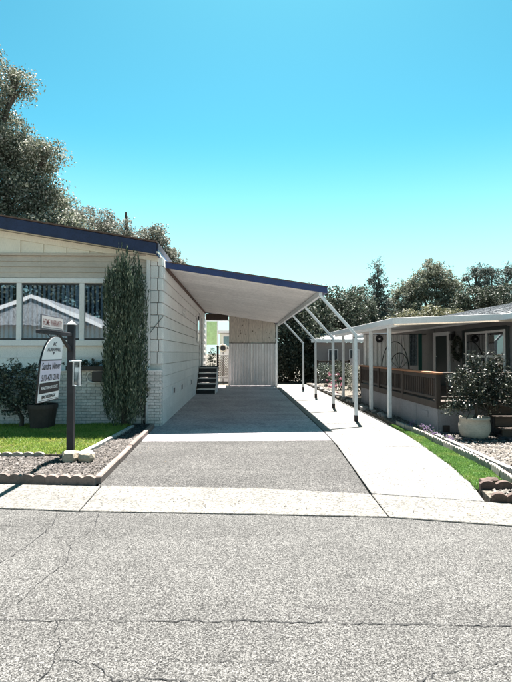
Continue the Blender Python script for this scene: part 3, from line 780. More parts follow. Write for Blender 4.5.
# ------------------------------------------------------------------ steps to the side door
sp = thing('entry_steps', 'short flight of dark steps with white edges beside the house wall', 'steps', (-1.3, 21, 0))
for k in range(5):
    y = 20.35 + k * .30; z = .2 * (k + 1)
    box('riser', (-1.66, y + .012, .016 + .2 * k), (-.96, y + .03, z - .035), 'tread_dark', sp)
    box('tread', (-1.68, y - .015, z - .033), (-.94, y + .31, z), 'white_trim', sp, .004)
for x in (-1.685, -.955):
    hexa('stringer', [(x - .02, 20.36, .014), (x + .02, 20.36, .014), (x + .02, 21.9, .014), (x - .02, 21.9, .014), (x - .02, 20.36, .15), (x + .02, 20.36, .15), (x + .02, 21.9, .96), (x - .02, 21.9, .96)], 'white_trim' if x > -1.2 else 'dark_wood', sp)
box('landing', (-1.68, 21.87, .80), (-.94, 23.2, 1.03), 'tread_dark', sp, .004)
for y in (21.95, 23.1): box('leg', (-1.02, y - .04, .014), (-.95, y + .04, .80), 'dark_wood', sp)
hr = box('handrail', (-.99, 21.9, 1.85), (-.93, 23.15, 1.90), 'dark_wood', sp)
for y in (21.95, 22.5, 23.1): box('baluster', (-.98, y - .025, 1.03), (-.94, y + .025, 1.85), 'dark_wood', sp)

# ------------------------------------------------------------------ what shows through the gap behind the carport
bs = thing('garden_shed', 'small white back building with a window seen through the gap', 'shed', (-1.0, 29.5, 0))
box('wall', (-1.15, 29.3, 0), (.6, 31, 2.7), 'white_siding', bs)
w = box('window', (-1.0, 29.25, 1.75), (-.42, 29.30, 2.6), 'white_trim', bs, .006)
box('pane', (-.93, 29.235, 1.82), (-.49, 29.249, 2.53), 'dark_glass', w)
box('roof', (-1.35, 29.0, 2.72), (.8, 31.2, 2.86), 'white_trim', bs)
gp = thing('shade_screen', 'pale green shade screen hanging in the gap behind the steps', 'screen', (-1.55, 29, 0))
box('panel', (-1.85, 28.98, 2.05), (-1.28, 29.0, 3.35), 'green_panel', gp)
for x in (-1.88, -1.25): box('post', (x - .03, 28.95, 0), (x + .03, 29.01, 3.45), 'white_trim', gp)
box('rail', (-1.95, 28.94, 3.36), (-.6, 29.0, 3.46), 'white_trim', gp)
lt = thing('lattice_panel', 'brown wooden lattice panel with pale base left of the metal shed', 'lattice', (-.85, 26.2, 0))
for i in range(-6, 9):
    for s in (-1, 1):
        x = -1.1 + i * .09
        p0, p1 = (x, .42), (x + s * .75, .42 + 1.05)
        # clip the lath to the panel's width
        def cl(p, q, lo, hi):
            (ax, az), (bx, bz) = p, q
            ts = sorted(((lo - ax) / (bx - ax), (hi - ax) / (bx - ax))); t0, t1 = max(0, ts[0]), min(1, ts[1])
            return None if t1 - t0 < .08 else ((ax + (bx - ax) * t0, az + (bz - az) * t0), (ax + (bx - ax) * t1, az + (bz - az) * t1))
        c = cl(p0, p1, -1.12, -.6)
        if c:
            (ax, az), (bx, bz) = c; y = 26.2 + (.008 if s > 0 else -.008)
            hexa('lath', [(ax - .014, y - .006, az), (ax + .014, y - .006, az), (ax + .014, y + .006, az), (ax - .014, y + .006, az), (bx - .014, y - .006, bz), (bx + .014, y - .006, bz), (bx + .014, y + .006, bz), (bx - .014, y + .006, bz)], 'lattice_wood', lt)
for a, b in (((-1.16, 26.17, 0), (-1.12, 26.23, 1.5)), ((-.6, 26.17, 0), (-.56, 26.23, 1.5)), ((-1.12, 26.17, 1.47), (-.6, 26.23, 1.52)), ((-1.12, 26.17, .32), (-.6, 26.23, .42))):
    box('frame', a, b, 'white_trim', lt, .004)
wr = thing('round_mirror', 'dark round disc in a pale ring above the lattice panel', 'mirror', (-.86, 26.5, 1.85))
def ring(c, R0, r, n=28, m=8):
    V, F = [], []
    for i in range(n):
        t = 2 * math.pi * i / n
        for j in range(m):
            u = 2 * math.pi * j / m; rr = R0 + r * math.cos(u)
            V.append((c[0] + rr * math.cos(t), c[1] + r * math.sin(u), c[2] + rr * math.sin(t)))
    for i in range(n):
        for j in range(m): F.append((i * m + j, ((i + 1) % n) * m + j, ((i + 1) % n) * m + (j + 1) % m, i * m + (j + 1) % m))
    return V, F
mesh_obj('ring', *ring((-.86, 26.5, 1.85), .17, .04), 'cream', wr, smooth=True)
mesh_obj('disc', *tube([(-.86, 26.49, 1.85), (-.86, 26.51, 1.85)], .16, 20), 'cloth_dark', wr)
mesh_obj('stand', *tube([(-.86, 26.52, 0), (-.86, 26.52, 1.7)], .02, 8), 'dark_wood', wr)
sb = thing('potted_shrub', 'dark leafy shrub in the gap behind the entry steps', 'shrub', (-1.35, 25.6, 0))
mesh_obj('pot', *lathe((-1.35, 25.6, 0), [(.14, .014), (.2, .4), (.22, .4), (.22, .44), (.17, .44)], 16), 'dark_pot', sb)
quads('foliage', leaf_quads(crown_points([(-1.35, 25.6, 1.1, .22, .25, .75)], 30, 40, .14), .07), 'dark_leaf', sb)

# ------------------------------------------------------------------ columnar cypress by the corner
cy = thing('cypress', 'tall dense columnar cypress growing against the house corner', 'tree', (-2.42, 10.98, .06))
mesh_obj('trunk', *tube([(-2.42, 10.98, .03), (-2.41, 10.98, .5), (-2.43, 11.0, 3.2)], [.07, .06, .015], 9), 'bark', cy, smooth=True)
LQ = []
def cyr(z):         # outline radius
    t = (z - .12) / 3.45
    return .44 * min(1, (max(t, 0) / .10) ** .6 * .45 + .55 if t < .10 else 1) * (1 - .22 * max(0, (t - .78) / .22) ** 1.6)
for i in range(720):
    a = random.uniform(0, 2 * math.pi); z0 = random.uniform(.1, 3.0); ln = random.uniform(.45, .95)
    k = math.sqrt(random.uniform(.25, 1)) if random.random() < .75 else random.uniform(.2, .7)
    n = int(62 * ln)
    t = np.sort(np.random.uniform(0, 1, n)); z = z0 + t * ln
    zt = 3.42 + .25 * math.sin(a * 3 + 1) + random.uniform(-.15, .22)
    keep = z < zt; z = z[keep]; t = t[keep]; n = len(z)
    if n < 4: continue
    rr = np.array([cyr(v) for v in z]) * k * (1 + .07 * math.sin(5 * a)) + t ** 3 * random.uniform(-.03, .07)
    P = np.stack([-2.42 + np.cos(a) * rr, 10.98 + np.sin(a) * rr * .95, z], 1) + np.random.normal(size=(n, 3)) * (.022 * (1.1 - t))[:, None] * 1.3
    LQ.append(leaf_quads(P, .085, .24, np.array([math.cos(a) * .35, math.sin(a) * .35, 1.5]), .42))
for i in range(16):      # spires standing above the top
    a = random.uniform(0, 6.28); r = random.uniform(.02, .3); z1 = random.uniform(3.5, 3.95); n = 60
    z = np.random.uniform(3.0, z1, n)
    P = np.stack([-2.42 + np.cos(a) * r + np.zeros(n), 10.98 + np.sin(a) * r + np.zeros(n), z], 1) + np.random.normal(size=(n, 3)) * (.035 * (z1 + .08 - z))[:, None]
    LQ.append(leaf_quads(P, .08, .24, np.array([0, 0, 1.6]), .4))
quads('crown', np.concatenate(LQ), 'cypress_leaf', cy)

# ------------------------------------------------------------------ for sale sign
SXP = -2.59
sg = thing('yard_sign', 'dark wooden sign post carrying an arched white real estate board', 'sign', (SXP, 8.07, .05))
box('post', (SXP - .05, 8.02, .03), (SXP + .05, 8.12, 2.03), 'post_dark', sg, .006)
mesh_obj('post_cap', *merge([(box_v((SXP - .065, 8.0, 2.032), (SXP + .065, 8.14, 2.05)), BF), ([(SXP - .05, 8.02, 2.05), (SXP + .05, 8.02, 2.05), (SXP + .05, 8.12, 2.05), (SXP - .05, 8.12, 2.05), (SXP, 8.07, 2.10)], [(0, 1, 4), (1, 2, 4), (2, 3, 4), (3, 0, 4)])]), 'white_trim', sg)
box('arm', (SXP - .03, 6.74, 1.855), (SXP + .03, 8.018, 1.905), 'post_dark', sg, .005)
hexa('brace', [(SXP - .02, 7.6, 1.82), (SXP + .02, 7.6, 1.82), (SXP + .02, 8.02, 1.62), (SXP - .02, 8.02, 1.62), (SXP - .02, 7.55, 1.853), (SXP + .02, 7.55, 1.853), (SXP + .02, 8.02, 1.68), (SXP - .02, 8.02, 1.68)], 'post_dark', sg)
PZ0, PZ1, PY0, PY1 = .945, 1.835, 6.77, 7.56
TILT = .075
def sx(z): return SXP + .055 - TILT * (PZ1 - z) / (PZ1 - PZ0)
def outline(off=0.0):
    """board: straight sides, flattened arch, shoulder higher at the far side"""
    pts = [(PY0 + off, PZ0 + off), (PY1 - off, PZ0 + off), (PY1 - off, 1.66)]
    cx = PY0 + .50
    for k in range(1, 9):
        t = k / 9 * math.pi / 2; pts.append((cx + (PY1 - off - cx) * math.cos(t) ** .8, 1.66 + (PZ1 - off - 1.66) * math.sin(t)))
    pts.append((cx, PZ1 - off))
    for k in range(1, 15):
        t = math.pi / 2 * (1 - k / 15); pts.append((cx - (cx - PY0 - off) * math.cos(t), 1.42 + (PZ1 - off - 1.42) * math.sin(t)))
    pts.append((PY0 + off, 1.42))
    return pts
def board(name, pts, x0, x1, mat, parent):
    n = len(pts)
    V = [(sx(z) + x0, y, z) for y, z in pts] + [(sx(z) + x1, y, z) for y, z in pts]
    F = [tuple(range(n - 1, -1, -1)), tuple(range(n, 2 * n))] + [(i, (i + 1) % n, n + (i + 1) % n, n + i) for i in range(n)]
    return mesh_obj(name, V, F, mat, parent)
bd = board('sign_board', outline(0), -.02, 0, 'sign_black', sg)
board('sign_face', outline(.012), .001, .004, 'sign_white', bd)
board('name_band', [(PY0 + .016, 1.225), (PY1 - .016, 1.225), (PY1 - .016, 1.50), (PY0 + .016, 1.50)], .0045, .006, 'sign_lilac', bd)
board('black_band', [(PY0 + .03, 1.065), (PY1 - .03, 1.065), (PY1 - .03, 1.205), (PY0 + .03, 1.205)], .0045, .007, 'sign_black', bd)
board('rule', [(PY0 + .016, 1.495), (PY1 - .016, 1.495), (PY1 - .016, 1.512), (PY0 + .016, 1.512)], .0062, .0075, 'sign_grey', bd)
board('rule', [(PY0 + .03, .968), (PY1 - .03, .968), (PY1 - .03, .975), (PY0 + .03, .975)], .0045, .006, 'sign_grey', bd)
board('emblem', [(PY0 + .43, 1.575), (PY0 + .48, 1.615), (PY0 + .38, 1.615)], .0045, .006, 'sign_grey', bd)
def text(name, s, yc, zc, h, width, mat, parent, xf, bold=0.0):
    cu = bpy.data.curves.new('lettering', 'FONT'); cu.body = s; cu.align_x = 'CENTER'; cu.align_y = 'CENTER'; cu.size = 1; cu.offset = bold; cu.resolution_u = 3
    ob = bpy.data.objects.new('lettering', cu); col.objects.link(ob)
    dg = bpy.context.evaluated_depsgraph_get(); me = bpy.data.meshes.new_from_object(ob.evaluated_get(dg))
    bpy.data.objects.remove(ob); bpy.data.curves.remove(cu)
    P = np.zeros(len(me.vertices) * 3); me.vertices.foreach_get('co', P); P = P.reshape(-1, 3)
    P[:, :2] -= (P[:, :2].max(0) + P[:, :2].min(0)) / 2
    ext = P[:, :2].max(0) - P[:, :2].min(0)
    org = ORG[parent.name]
    for v, p in zip(me.vertices, P):
        y = yc + p[0] / ext[0] * width; z = zc + p[1] / ext[1] * h
        v.co = Vector((xf(z), y, z)) - org
    me.materials.clear()
    return link(name, me, mat, parent, None, org)
fx = lambda z: sx(z) + .0085
text('lettering', 'AC', PY0 + .45, 1.72, .055, .15, 'sign_grey', bd, fx, .02)
text('lettering', 'ALAIN PINEL', PY0 + .44, 1.648, .05, .50, 'sign_grey', bd, fx, .02)
text('lettering', 'Sandra Nimer', PY0 + .395, 1.425, .095, .68, 'sign_black', bd, fx, .012)
text('lettering', '510-421-2100', PY0 + .40, 1.27, .085, .66, 'sign_black', bd, fx, .012)
text('lettering', 'REALTOR ASSOCIATE', PY0 + .395, 1.135, .042, .60, 'sign_white', bd, fx, .02)
text('lettering', 'BROKERAGE', PY0 + .39, 1.015, .045, .50, 'sign_black', bd, fx, .03)
for y in (PY0 + .3, PY1 - .12): mesh_obj('hanger', *tube([(sx(1.8), y, 1.80), (SXP, y, 1.857)], .006, 6), 'black_metal', sg)
rd = hexa('rider_sign', box_v((SXP + .035, 6.72, 1.905), (SXP + .05, 7.55, 2.10)), 'sign_grey', sg, .003)
hexa('rider_face', box_v((SXP + .0505, 6.735, 1.92), (SXP + .053, 7.535, 2.085)), 'rider_face', rd)
text('lettering', 'HOME WARRANTY', 7.13, 2.005, .085, .70, 'sign_red', rd, lambda z: SXP + .0545, .015)
box('rule', (SXP + .0532, 6.77, 1.935), (SXP + .0542, 7.5, 1.942), 'sign_grey', rd)
fb = box('flyer_box', (SXP + .052, 7.99, 1.10), (SXP + .165, 8.06, 1.46), 'dark_glass', sg, .006)
box('lid', (SXP + .0, 7.955, 1.462), (SXP + .175, 8.018, 1.487), 'sign_white', fb, .006)
box('flyers', (SXP + .07, 8.01, 1.12), (SXP + .15, 8.045, 1.38), 'sign_white', fb)
for x in (SXP + .057, SXP + .16): box('box_edge', (x - .007, 7.982, 1.10), (x + .007, 7.992, 1.46), 'sign_white', fb)

# stones at the foot of the sign
def rock(name, c, s, mat, parent=None, seed=0, sub=2, rough=.22):
    rng = random.Random(seed); bm = bmesh.new(); bmesh.ops.create_icosphere(bm, subdivisions=sub, radius=1)
    ph = [rng.uniform(0, 6.28) for _ in range(6)]
    for v in bm.verts:
        p = v.co; n = math.sin(p.x * 3 + ph[0]) * math.sin(p.y * 3.3 + ph[1]) + .6 * math.sin(p.z * 5 + ph[2]) * math.sin(p.x * 5 + ph[3])
        q = p * (1 + rough * n)
        q = Vector([math.copysign(abs(t) ** .75, t) for t in q])
        q += Vector((rng.gauss(0, .05), rng.gauss(0, .05), rng.gauss(0, .04)))
        v.co = Vector((q.x * s[0], q.y * s[1], q.z * s[2])) + Vector(c) - (ORG[parent.name] if parent else Vector((0, 0, 0)))
    me = bpy.data.meshes.new(name); bm.to_mesh(me); bm.free()
    return link(name, me, mat, parent, None, ORG[parent.name] if parent else (0, 0, 0))
tag(rock('stone', (-2.40, 7.50, .13), (.135, .12, .10), 'tan_stone', None, 3), 'tan stone touching the foot of the sign post', 'stone', 'stones by the sign post')
tag(rock('stone', (-2.17, 7.48, .125), (.11, .11, .09), 'tan_stone', None, 8), 'tan stone on the driveway side of its twin near the sign post', 'stone', 'stones by the sign post')

# ------------------------------------------------------------------ plants and fittings in front of the house
ps = thing('potted_shrub', 'large dark spreading shrub below the window left of the sign', 'shrub', (-4.6, 10.85, .08))
lob = [(-4.75, 10.8, .95, .55, .4, .5), (-4.3, 10.85, .85, .38, .35, .48), (-5.1, 10.9, .95, .4, .35, .4), (-4.55, 10.8, .55, .32, .3, .4)]
mesh_obj('stem', *limbs((-4.5, 10.88, .08), (-4.6, 10.85, .55), lob, .05), 'bark', ps)
quads('foliage', leaf_quads(crown_points(lob, 110, 75, .17, .3), .06, .5), 'shrub_leaf', ps)
mesh_obj('planter', *lathe((-4.02, 10.75, .085), [(.23, 0), (.28, .40), (.30, .40), (.30, .48), (.27, .48), (.26, .42)], 24), 'dark_pot', tp := thing('planter_pot', 'dark tapered planter on the lawn behind the sign board', 'planter', (-4.02, 10.75, .085)))
mesh_obj('soil', *lathe((-4.02, 10.75, .50), [(.0, .0), (.255, .0), (.0, .03)], 16), 'dirt', tp)
pl = thing('planter_box', 'long dark planter with low plants on the brick ledge', 'planter', (-3.3, 11.3, 1.23))
box('trough', (-3.75, 11.30, 1.225), (-2.62, 11.46, 1.32), 'dark_pot', pl, .006)
lob = [(x, 11.37, 1.38, .14, .09, .09) for x in np.arange(-3.68, -2.65, .17)]
quads('foliage', leaf_quads(crown_points(lob, 45, 40, .06, .2), .045, .5), 'dark_leaf', pl)
mb = thing('wall_mailbox', 'dark mailbox in a rounded white bracket on the brick wall beside the cypress', 'mailbox', (-3.1, 11.4, 1.05))
box('box', (-3.19, 11.30, .98), (-2.90, 11.44, 1.20), 'black_metal', mb, .012)
mesh_obj('bracket', *tube([(-2.92, 11.40, 1.215), (-3.2, 11.40, 1.215), (-3.29, 11.40, 1.17), (-3.32, 11.40, 1.09), (-3.29, 11.40, 1.0), (-3.2, 11.40, .955), (-2.92, 11.40, .955)], .022, 8), 'white_trim', mb, smooth=True)
fc = thing('hose_tap', 'garden tap on a pale pipe beside the brick corner pier', 'tap', (-2.0, 11.3, 0))
mesh_obj('pipe', *tube([(-2.02, 11.33, .05), (-2.02, 11.33, .62), (-2.02, 11.27, .66)], .025, 10), 'post_white', fc, smooth=True)
mesh_obj('wheel', *ring((-2.02, 11.24, .70), .05, .014, 14, 6), 'black_metal', fc)
mesh_obj('spout', *tube([(-2.02, 11.27, .66), (-2.02, 11.2, .65), (-2.02, 11.17, .58)], [.025, .022, .018], 8), 'rust_boot', fc)
lob = [(-2.08, 11.15, .62, .12, .12, .18), (-2.02, 11.12, .82, .1, .1, .14)]
vn = thing('climbing_plant', 'small pale flowering plant climbing beside the cypress', 'plant', (-2.05, 11.15, .06))
mesh_obj('stem', *tube([(-2.1, 11.2, .05), (-2.07, 11.16, .5), (-2.02, 11.12, .9)], .009, 6), 'bark', vn)
quads('foliage', leaf_quads(crown_points(lob, 16, 26, .08, .2), .045, .6), 'yellow_leaf', vn)

# ------------------------------------------------------------------ right side: strip of turf, edging, gravel, flowers
turf = [(2.77, 5.97), (2.83, 6.26), (3.01, 7.38), (3.12, 8.53), (3.24, 9.67), (3.33, 11.3), (3.36, 11.3), (3.40, 9.6), (3.36, 8.2), (3.33, 6.9), (3.22, 6.1), (3.15, 5.95)]
slab_poly('turf_base', turf, -.03, .02, 'dirt', None, 0, 'structure')
grass('turf', 'strip of vivid green turf tapering beside the concrete path', turf, 42000, .018, .04, .0055, 'turf_blade')
slab_poly('gravel_bed', [(2.68, 5.53), (2.76, 5.95), (3.2, 5.92), (3.30, 6.0), (3.42, 7.0), (3.44, 8.2), (3.46, 9.6), (3.40, 11.3), (3.42, 27), (12, 27), (12, 3.2)], -.045, .05, 'dirt', None, 0, 'structure')
pebbles('gravel', 'grey gravel bed in front of the neighbouring deck', [(2.8, 5.6), (2.84, 5.82), (3.35, 5.78), (3.46, 6.2), (3.47, 8.2), (3.5, 9.6), (3.45, 11.6), (3.46, 26), (3.8, 26), (3.8, 9.95), (6.6, 9.95), (6.6, 5.0)], 17000, .05, .026, 'pebble')
edging('grey scalloped edging between turf strip and gravel bed on the right', 'garden edging',
       [(3.40, 11.2), (3.45, 9.6), (3.41, 8.2), (3.38, 6.9), (3.24, 6.12)], 4, .12, .13, .028, .05, 'edging_grey', .005)
kerb('pale smooth kerb behind the scalloped edging on the right', [(3.55, 9.3), (3.52, 8.2), (3.49, 6.6), (3.40, 5.9)], .07, .12, 'curb_concrete', z=.02)
edging('dark red scalloped edging across the street end of the turf strip', 'garden edging',
       [(2.74, 5.90), (3.45, 5.80)], 4, .145, .12, .035, .06, 'edging_red', .03)
edging('lower front row of dark scalloped edging nearest the gutter on the right', 'garden edging',
       [(2.70, 5.545), (3.9, 5.225)], 4, .15, .11, .035, .06, 'edging_red', .0)
tag(rock('stone', (2.95, 6.10, .07), (.13, .07, .06), 'edging_red', None, 5), 'flat dark stone on the turf behind the red scalloped edging', 'stone')
tag(rock('stone', (3.62, 6.75, .11), (.07, .06, .06), 'edging_red', None, 15), 'small rusty red rock on the gravel by the right frame edge', 'stone')
for i in range(34):
    x = 4.0 + random.uniform(0, 2.0); y = 9.55 + random.uniform(-.55, .3) - (x - 4) * .12
    if abs(x - 4.28) < .36 and abs(y - 9.45) < .36: continue
    tag(rock('stone', (x, y, .085), (random.uniform(.05, .11), random.uniform(.05, .09), random.uniform(.035, .06)), 'slate_stone', None, 40 + i, 1),
        'dark slate coloured stone lying on the gravel below the deck', 'stone', 'slate stones below the deck')
for i in range(22):
    y = 12.4 + i * .62 + random.uniform(-.15, .15)
    tag(rock('stone', (3.44 + random.uniform(-.03, .08), y, .07), (random.uniform(.06, .13), random.uniform(.08, .16), random.uniform(.05, .09)), 'grey_stone', None, 90 + i, 1),
        'rounded grey stone edging the far end of the path', 'stone', 'border stones along the path')
def flowers(name, label, lobes, mat, n, leafmat='shrub_leaf', sz=.022):
    c = Vector((lobes[0][0], lobes[0][1], .05)); t = thing(name, label, 'flowers', c)
    quads('foliage', leaf_quads(crown_points(lobes, n // 2, 30, .06, .2), .04, .5), leafmat, t)
    P = crown_points(lobes, n, 16, .06, .75); P[:, 2] += .02
    quads('blossom', leaf_quads(P, sz, 1.0), mat, t)
flowers('flower_clump', 'low purple flowers growing along the scalloped edging beside the deck', [(3.56, y, .10, .09, .22, .08) for y in np.arange(8.9, 11.0, .42)], 'purple_flower', 26, sz=.028)
flowers('flower_bush', 'pink flowering bush at the far edge of the path', [(3.75, 20.6, .55, .32, .4, .45), (3.7, 19.8, .35, .25, .35, .3)], 'pink_flower', 16, sz=.05)

# ------------------------------------------------------------------ neighbouring house on the right
nh = thing('neighbour_house', 'grey neighbouring house with shingled roof beside the dark deck', 'house', (9, 17, 0))
NX = 6.0
box('wall', (NX, 8.5, 0), (13, 24.5, 2.44), 'grey_wall', nh)
for i in range(8):
    z = .55 + i * .235
    for a, b in ((8.5, 11.44), (13.62, 14.6), (15.85, 24.5)):
        hexa('siding_plank', [(NX - .022, a, z), (NX + .02, a, z), (NX + .02, b, z), (NX - .022, b, z), (NX - .004, a, z + .23), (NX + .02, a, z + .23), (NX + .02, b, z + .23), (NX - .004, b, z + .23)], 'grey_wall', nh)
nr = mesh_obj('roof', [(5.62, 8.2, 2.43), (9.5, 8.2, 3.33), (13.4, 8.2, 2.43), (5.62, 25, 2.43), (9.5, 25, 3.33), (13.4, 25, 2.43),
                       (5.62, 8.2, 2.36), (13.4, 8.2, 2.36), (5.62, 25, 2.36), (13.4, 25, 2.36)],
              [(0, 3, 4, 1), (1, 4, 5, 2), (6, 7, 9, 8), (0, 6, 8, 3), (2, 5, 9, 7), (0, 1, 2, 7, 6), (3, 8, 9, 5, 4)], 'shingle', nh)
sh = []
for i in range(22):
    t0, t1 = i / 22, (i + 1.15) / 22
    x0, x1 = 5.60 + 3.9 * t0, 5.60 + 3.9 * min(t1, 1); z0, z1 = 2.432 + .905 * t0, 2.432 + .905 * min(t1, 1)
    y = 8.2 - random.uniform(0, .3)
    while y < 24.9:
        w = random.uniform(.28, .36); h = random.uniform(.014, .03)
        sh.append((box_v((0, 0, 0), (1, 1, 1)), BF))
        sh[-1] = ([(x0, y, z0 + .001), (x1, y, z1 + .001), (x1, y + w - .01, z1 + .001), (x0, y + w - .01, z0 + .001), (x0, y, z0 + h), (x1, y, z1 + .006), (x1, y + w - .01, z1 + .006), (x0, y + w - .01, z0 + h)], BF)
        y += w
V, F = merge(sh); mesh_obj('shingles', V, F, 'shingle', nr, 'stuff')
box('fascia_board', (5.56, 8.2, 2.30), (5.60, 25, 2.425), 'white_trim', nh, .004)
# window on the deck
wn_ = box('window', (NX - .05, 11.5, 2.14), (NX + .02, 13.6, 2.22), 'dark_trim', nh, .006)
for y in (11.55, 12.4, 13.55): box('mullion', (NX - .055, y - .035, .98), (NX - .012, y + .035, 2.138), 'white_trim', wn_, .005)
for z in (1.0, 1.52, 2.11): box('rail', (NX - .05, 11.585, z - .03), (NX - .014, 12.365, z + .026), 'white_trim', wn_, .004); box('rail', (NX - .05, 12.435, z - .03), (NX - .014, 13.515, z + .026), 'white_trim', wn_, .004)
for a, b in ((11.585, 12.365), (12.435, 13.515)): box('pane', (NX - .036, a, .99), (NX - .03, b, 2.12), 'dark_glass', wn_)
box('dark_room_sheet', (NX - .012, 11.55, .98), (NX - .004, 13.55, 2.13), 'room_dark', wn_)  # the shade of the room indoors, painted on a thin dark sheet
for y in (11.42, 13.72): box('shutter', (NX - .05, y - .06, .95), (NX - .023, y + .06, 2.2), 'dark_trim', wn_, .004)
nd_ = box('door', (NX - .04, 14.78, .62), (NX - .01, 15.66, 2.1), 'dark_trim', nh, .004)
for a, b, z0, z1 in ((14.62, 14.775, .6, 2.22), (15.665, 15.82, .6, 2.22), (14.775, 15.665, 2.105, 2.22)): box('door_casing', (NX - .06, a, z0), (NX - .01, b, z1), 'white_trim', nd_, .005)
mesh_obj('handle', *tube([(NX - .05, 15.55, 1.5), (NX - .1, 15.55, 1.5), (NX - .1, 15.43, 1.5)], .014, 8), 'post_white', nd_)
lp = mesh_obj('wall_lamp', *merge([(box_v((NX - .07, 14.25, 2.05), (NX - .024, 14.37, 2.2)), BF), (box_v((NX - .16, 14.24, 1.95), (NX - .075, 14.38, 2.14)), BF)]), 'black_metal', nh)
# thick fascia'd awning over deck with its posts
aw = thing('deck_awning', 'flat white awning roof on slim posts over the neighbouring deck', 'awning', (4.6, 14, 0))
A0, A1, A2, A3 = (3.45, 11.4), (6.6, 10.75), (6.02, 19.2), (3.45, 19.2)
za = lambda x: 2.26 + (x - 3.45) * .028
def awn(pts, t0, t1, name, mat, b=0.0):
    return hexa(name, [(x, y, za(x) + t0) for x, y in pts] + [(x, y, za(x) + t1) for x, y in pts], mat, aw, b)
for i in range(26):
    a, b = i / 26, (i + .985) / 26
    l = lambda p, q, t: (p[0] + (q[0] - p[0]) * t, p[1] + (q[1] - p[1]) * t)
    awn([l(A0, A3, a), l((5.98, A1[1] + .13), (5.98, 19.2), a), l((5.98, A1[1] + .13), (5.98, 19.2), b), l(A0, A3, b)], .03, .06, 'awning_pan', 'roof_pan')
awn([(3.40, 11.34), (6.7, 10.66), (6.7, 10.70), (3.40, 11.385)], -.02, .115, 'fascia', 'white_trim', .004)
awn([(3.36, 11.33), (3.398, 11.33), (3.398, 19.25), (3.36, 19.25)], -.02, .115, 'fascia', 'white_trim', .004)
awn([(3.42, 11.42), (6.5, 10.80), (6.5, 10.86), (3.42, 11.48)], -.05, .025, 'beam', 'cream', .004)
awn([(3.50, 11.5), (3.58, 11.5), (3.58, 19.1), (3.50, 19.1)], -.07, .025, 'beam', 'post_white', .004)
for y in (12.25, 14.0, 16.1, 17.8): box('post', (3.505, y - .045, .02), (3.59, y + .045, 2.19), 'post_white', aw, .008)

dk = thing('deck', 'dark wooden porch deck with redwood top rail and grey panelled skirting', 'deck', (4.9, 13, 0))
DX, DY0, DY1 = 3.83, 10.0, 16.4
y = DY0
sk = 0
while y < DY1 - .1:
    b = min(y + 1.22, DY1)
    p = box('skirting_panel', (DX, y + .006, .02), (DX + .03, b - .006, .52), 'grey_skirt', dk, .005)
    if sk == 0:
        v = box('vent', (DX - .012, y + .5, .30), (DX - .001, y + .82, .42), 'grey_skirt', p, .003)
    sk += 1; y = b
for a, b in ((DX + .035, 4.9), (4.91, 6.0)):
    p = box('skirting_panel', (a, DY0, .02), (b, DY0 + .03, .52), 'grey_skirt', dk, .005)
    if a < 4: box('vent', (a + .06, DY0 - .012, .07), (a + .2, DY0 - .001, .2), 'black_metal', p, .003)
box('rim_joist', (DX - .03, DY0 - .03, .525), (DX + .02, DY1, .66), 'dark_wood', dk, .005)
box('rim_joist', (DX + .022, DY0 - .03, .525), (6.0, DY0 + .02, .66), 'dark_plank', dk, .005)
y = DY0 + .03
while y < DY1:
    box('deck_board', (DX + .024, y, .63), (5.97, y + .135, .658), 'dark_plank', dk); y += .142
box('bottom_rail', (DX - .01, DY0 + .09, .70), (DX + .03, DY1, .755), 'dark_wood', dk, .004)
box('bottom_rail', (DX + .09, DY0 - .01, .70), (6.0, DY0 + .03, .755), 'dark_plank', dk, .004)
box('top_rail', (DX - .06, DY0 - .06, 1.185), (DX + .09, DY1, 1.225), 'redwood', dk, .006)
box('top_rail', (DX + .092, DY0 - .06, 1.185), (6.0, DY0 + .09, 1.225), 'dark_plank', dk, .006)
box('mid_rail', (DX - .012, DY0 + .09, 1.10), (DX + .03, DY1, 1.18), 'dark_wood', dk, .004)
bal = bevelled(box_v((-.018, -.018, .757), (.018, .018, 1.098)), BF, .004); bal.materials.append(MATS['dark_wood'])
for yy in np.arange(DY0 + .16, DY1 - .02, .125): link('baluster', bal, None, dk, None, (DX + .01, yy, 0))
for xx in np.arange(DX + .2, 5.95, .125): link('baluster', bal, None, dk, None, (xx, DY0 + .01, 0))
for p in ((DX + .01, DY0 + .01), (DX + .01, 12.1), (DX + .01, 14.2), (DX + .01, 16.35), (4.9, DY0 + .01)):
    box('rail_post', (p[0] - .045, p[1] - .045, .525), (p[0] + .045, p[1] + .045, 1.183), 'dark_wood', dk, .006)
# brown plank steps at the front
ss = thing('plank_steps', 'brown horizontal plank steps at the front of the neighbouring deck', 'steps', (5.3, 9.5, 0))
for k in range(3):
    for j in range(1 if k < 2 else 1):
        box('riser_board', (4.72, 9.25 + .25 * k, .05 + .19 * k), (6.3, 9.28 + .25 * k, .215 + .19 * k), 'dark_plank', ss, .004)
    box('tread_board', (4.69, 9.215 + .25 * k, .217 + .19 * k), (6.33, 9.36 + .25 * k, .245 + .19 * k), 'dark_plank', ss, .005)
    box('tread_board', (4.69, 9.366 + .25 * k, .217 + .19 * k), (6.33, 9.49 + .25 * k, .245 + .19 * k), 'dark_plank', ss, .005)
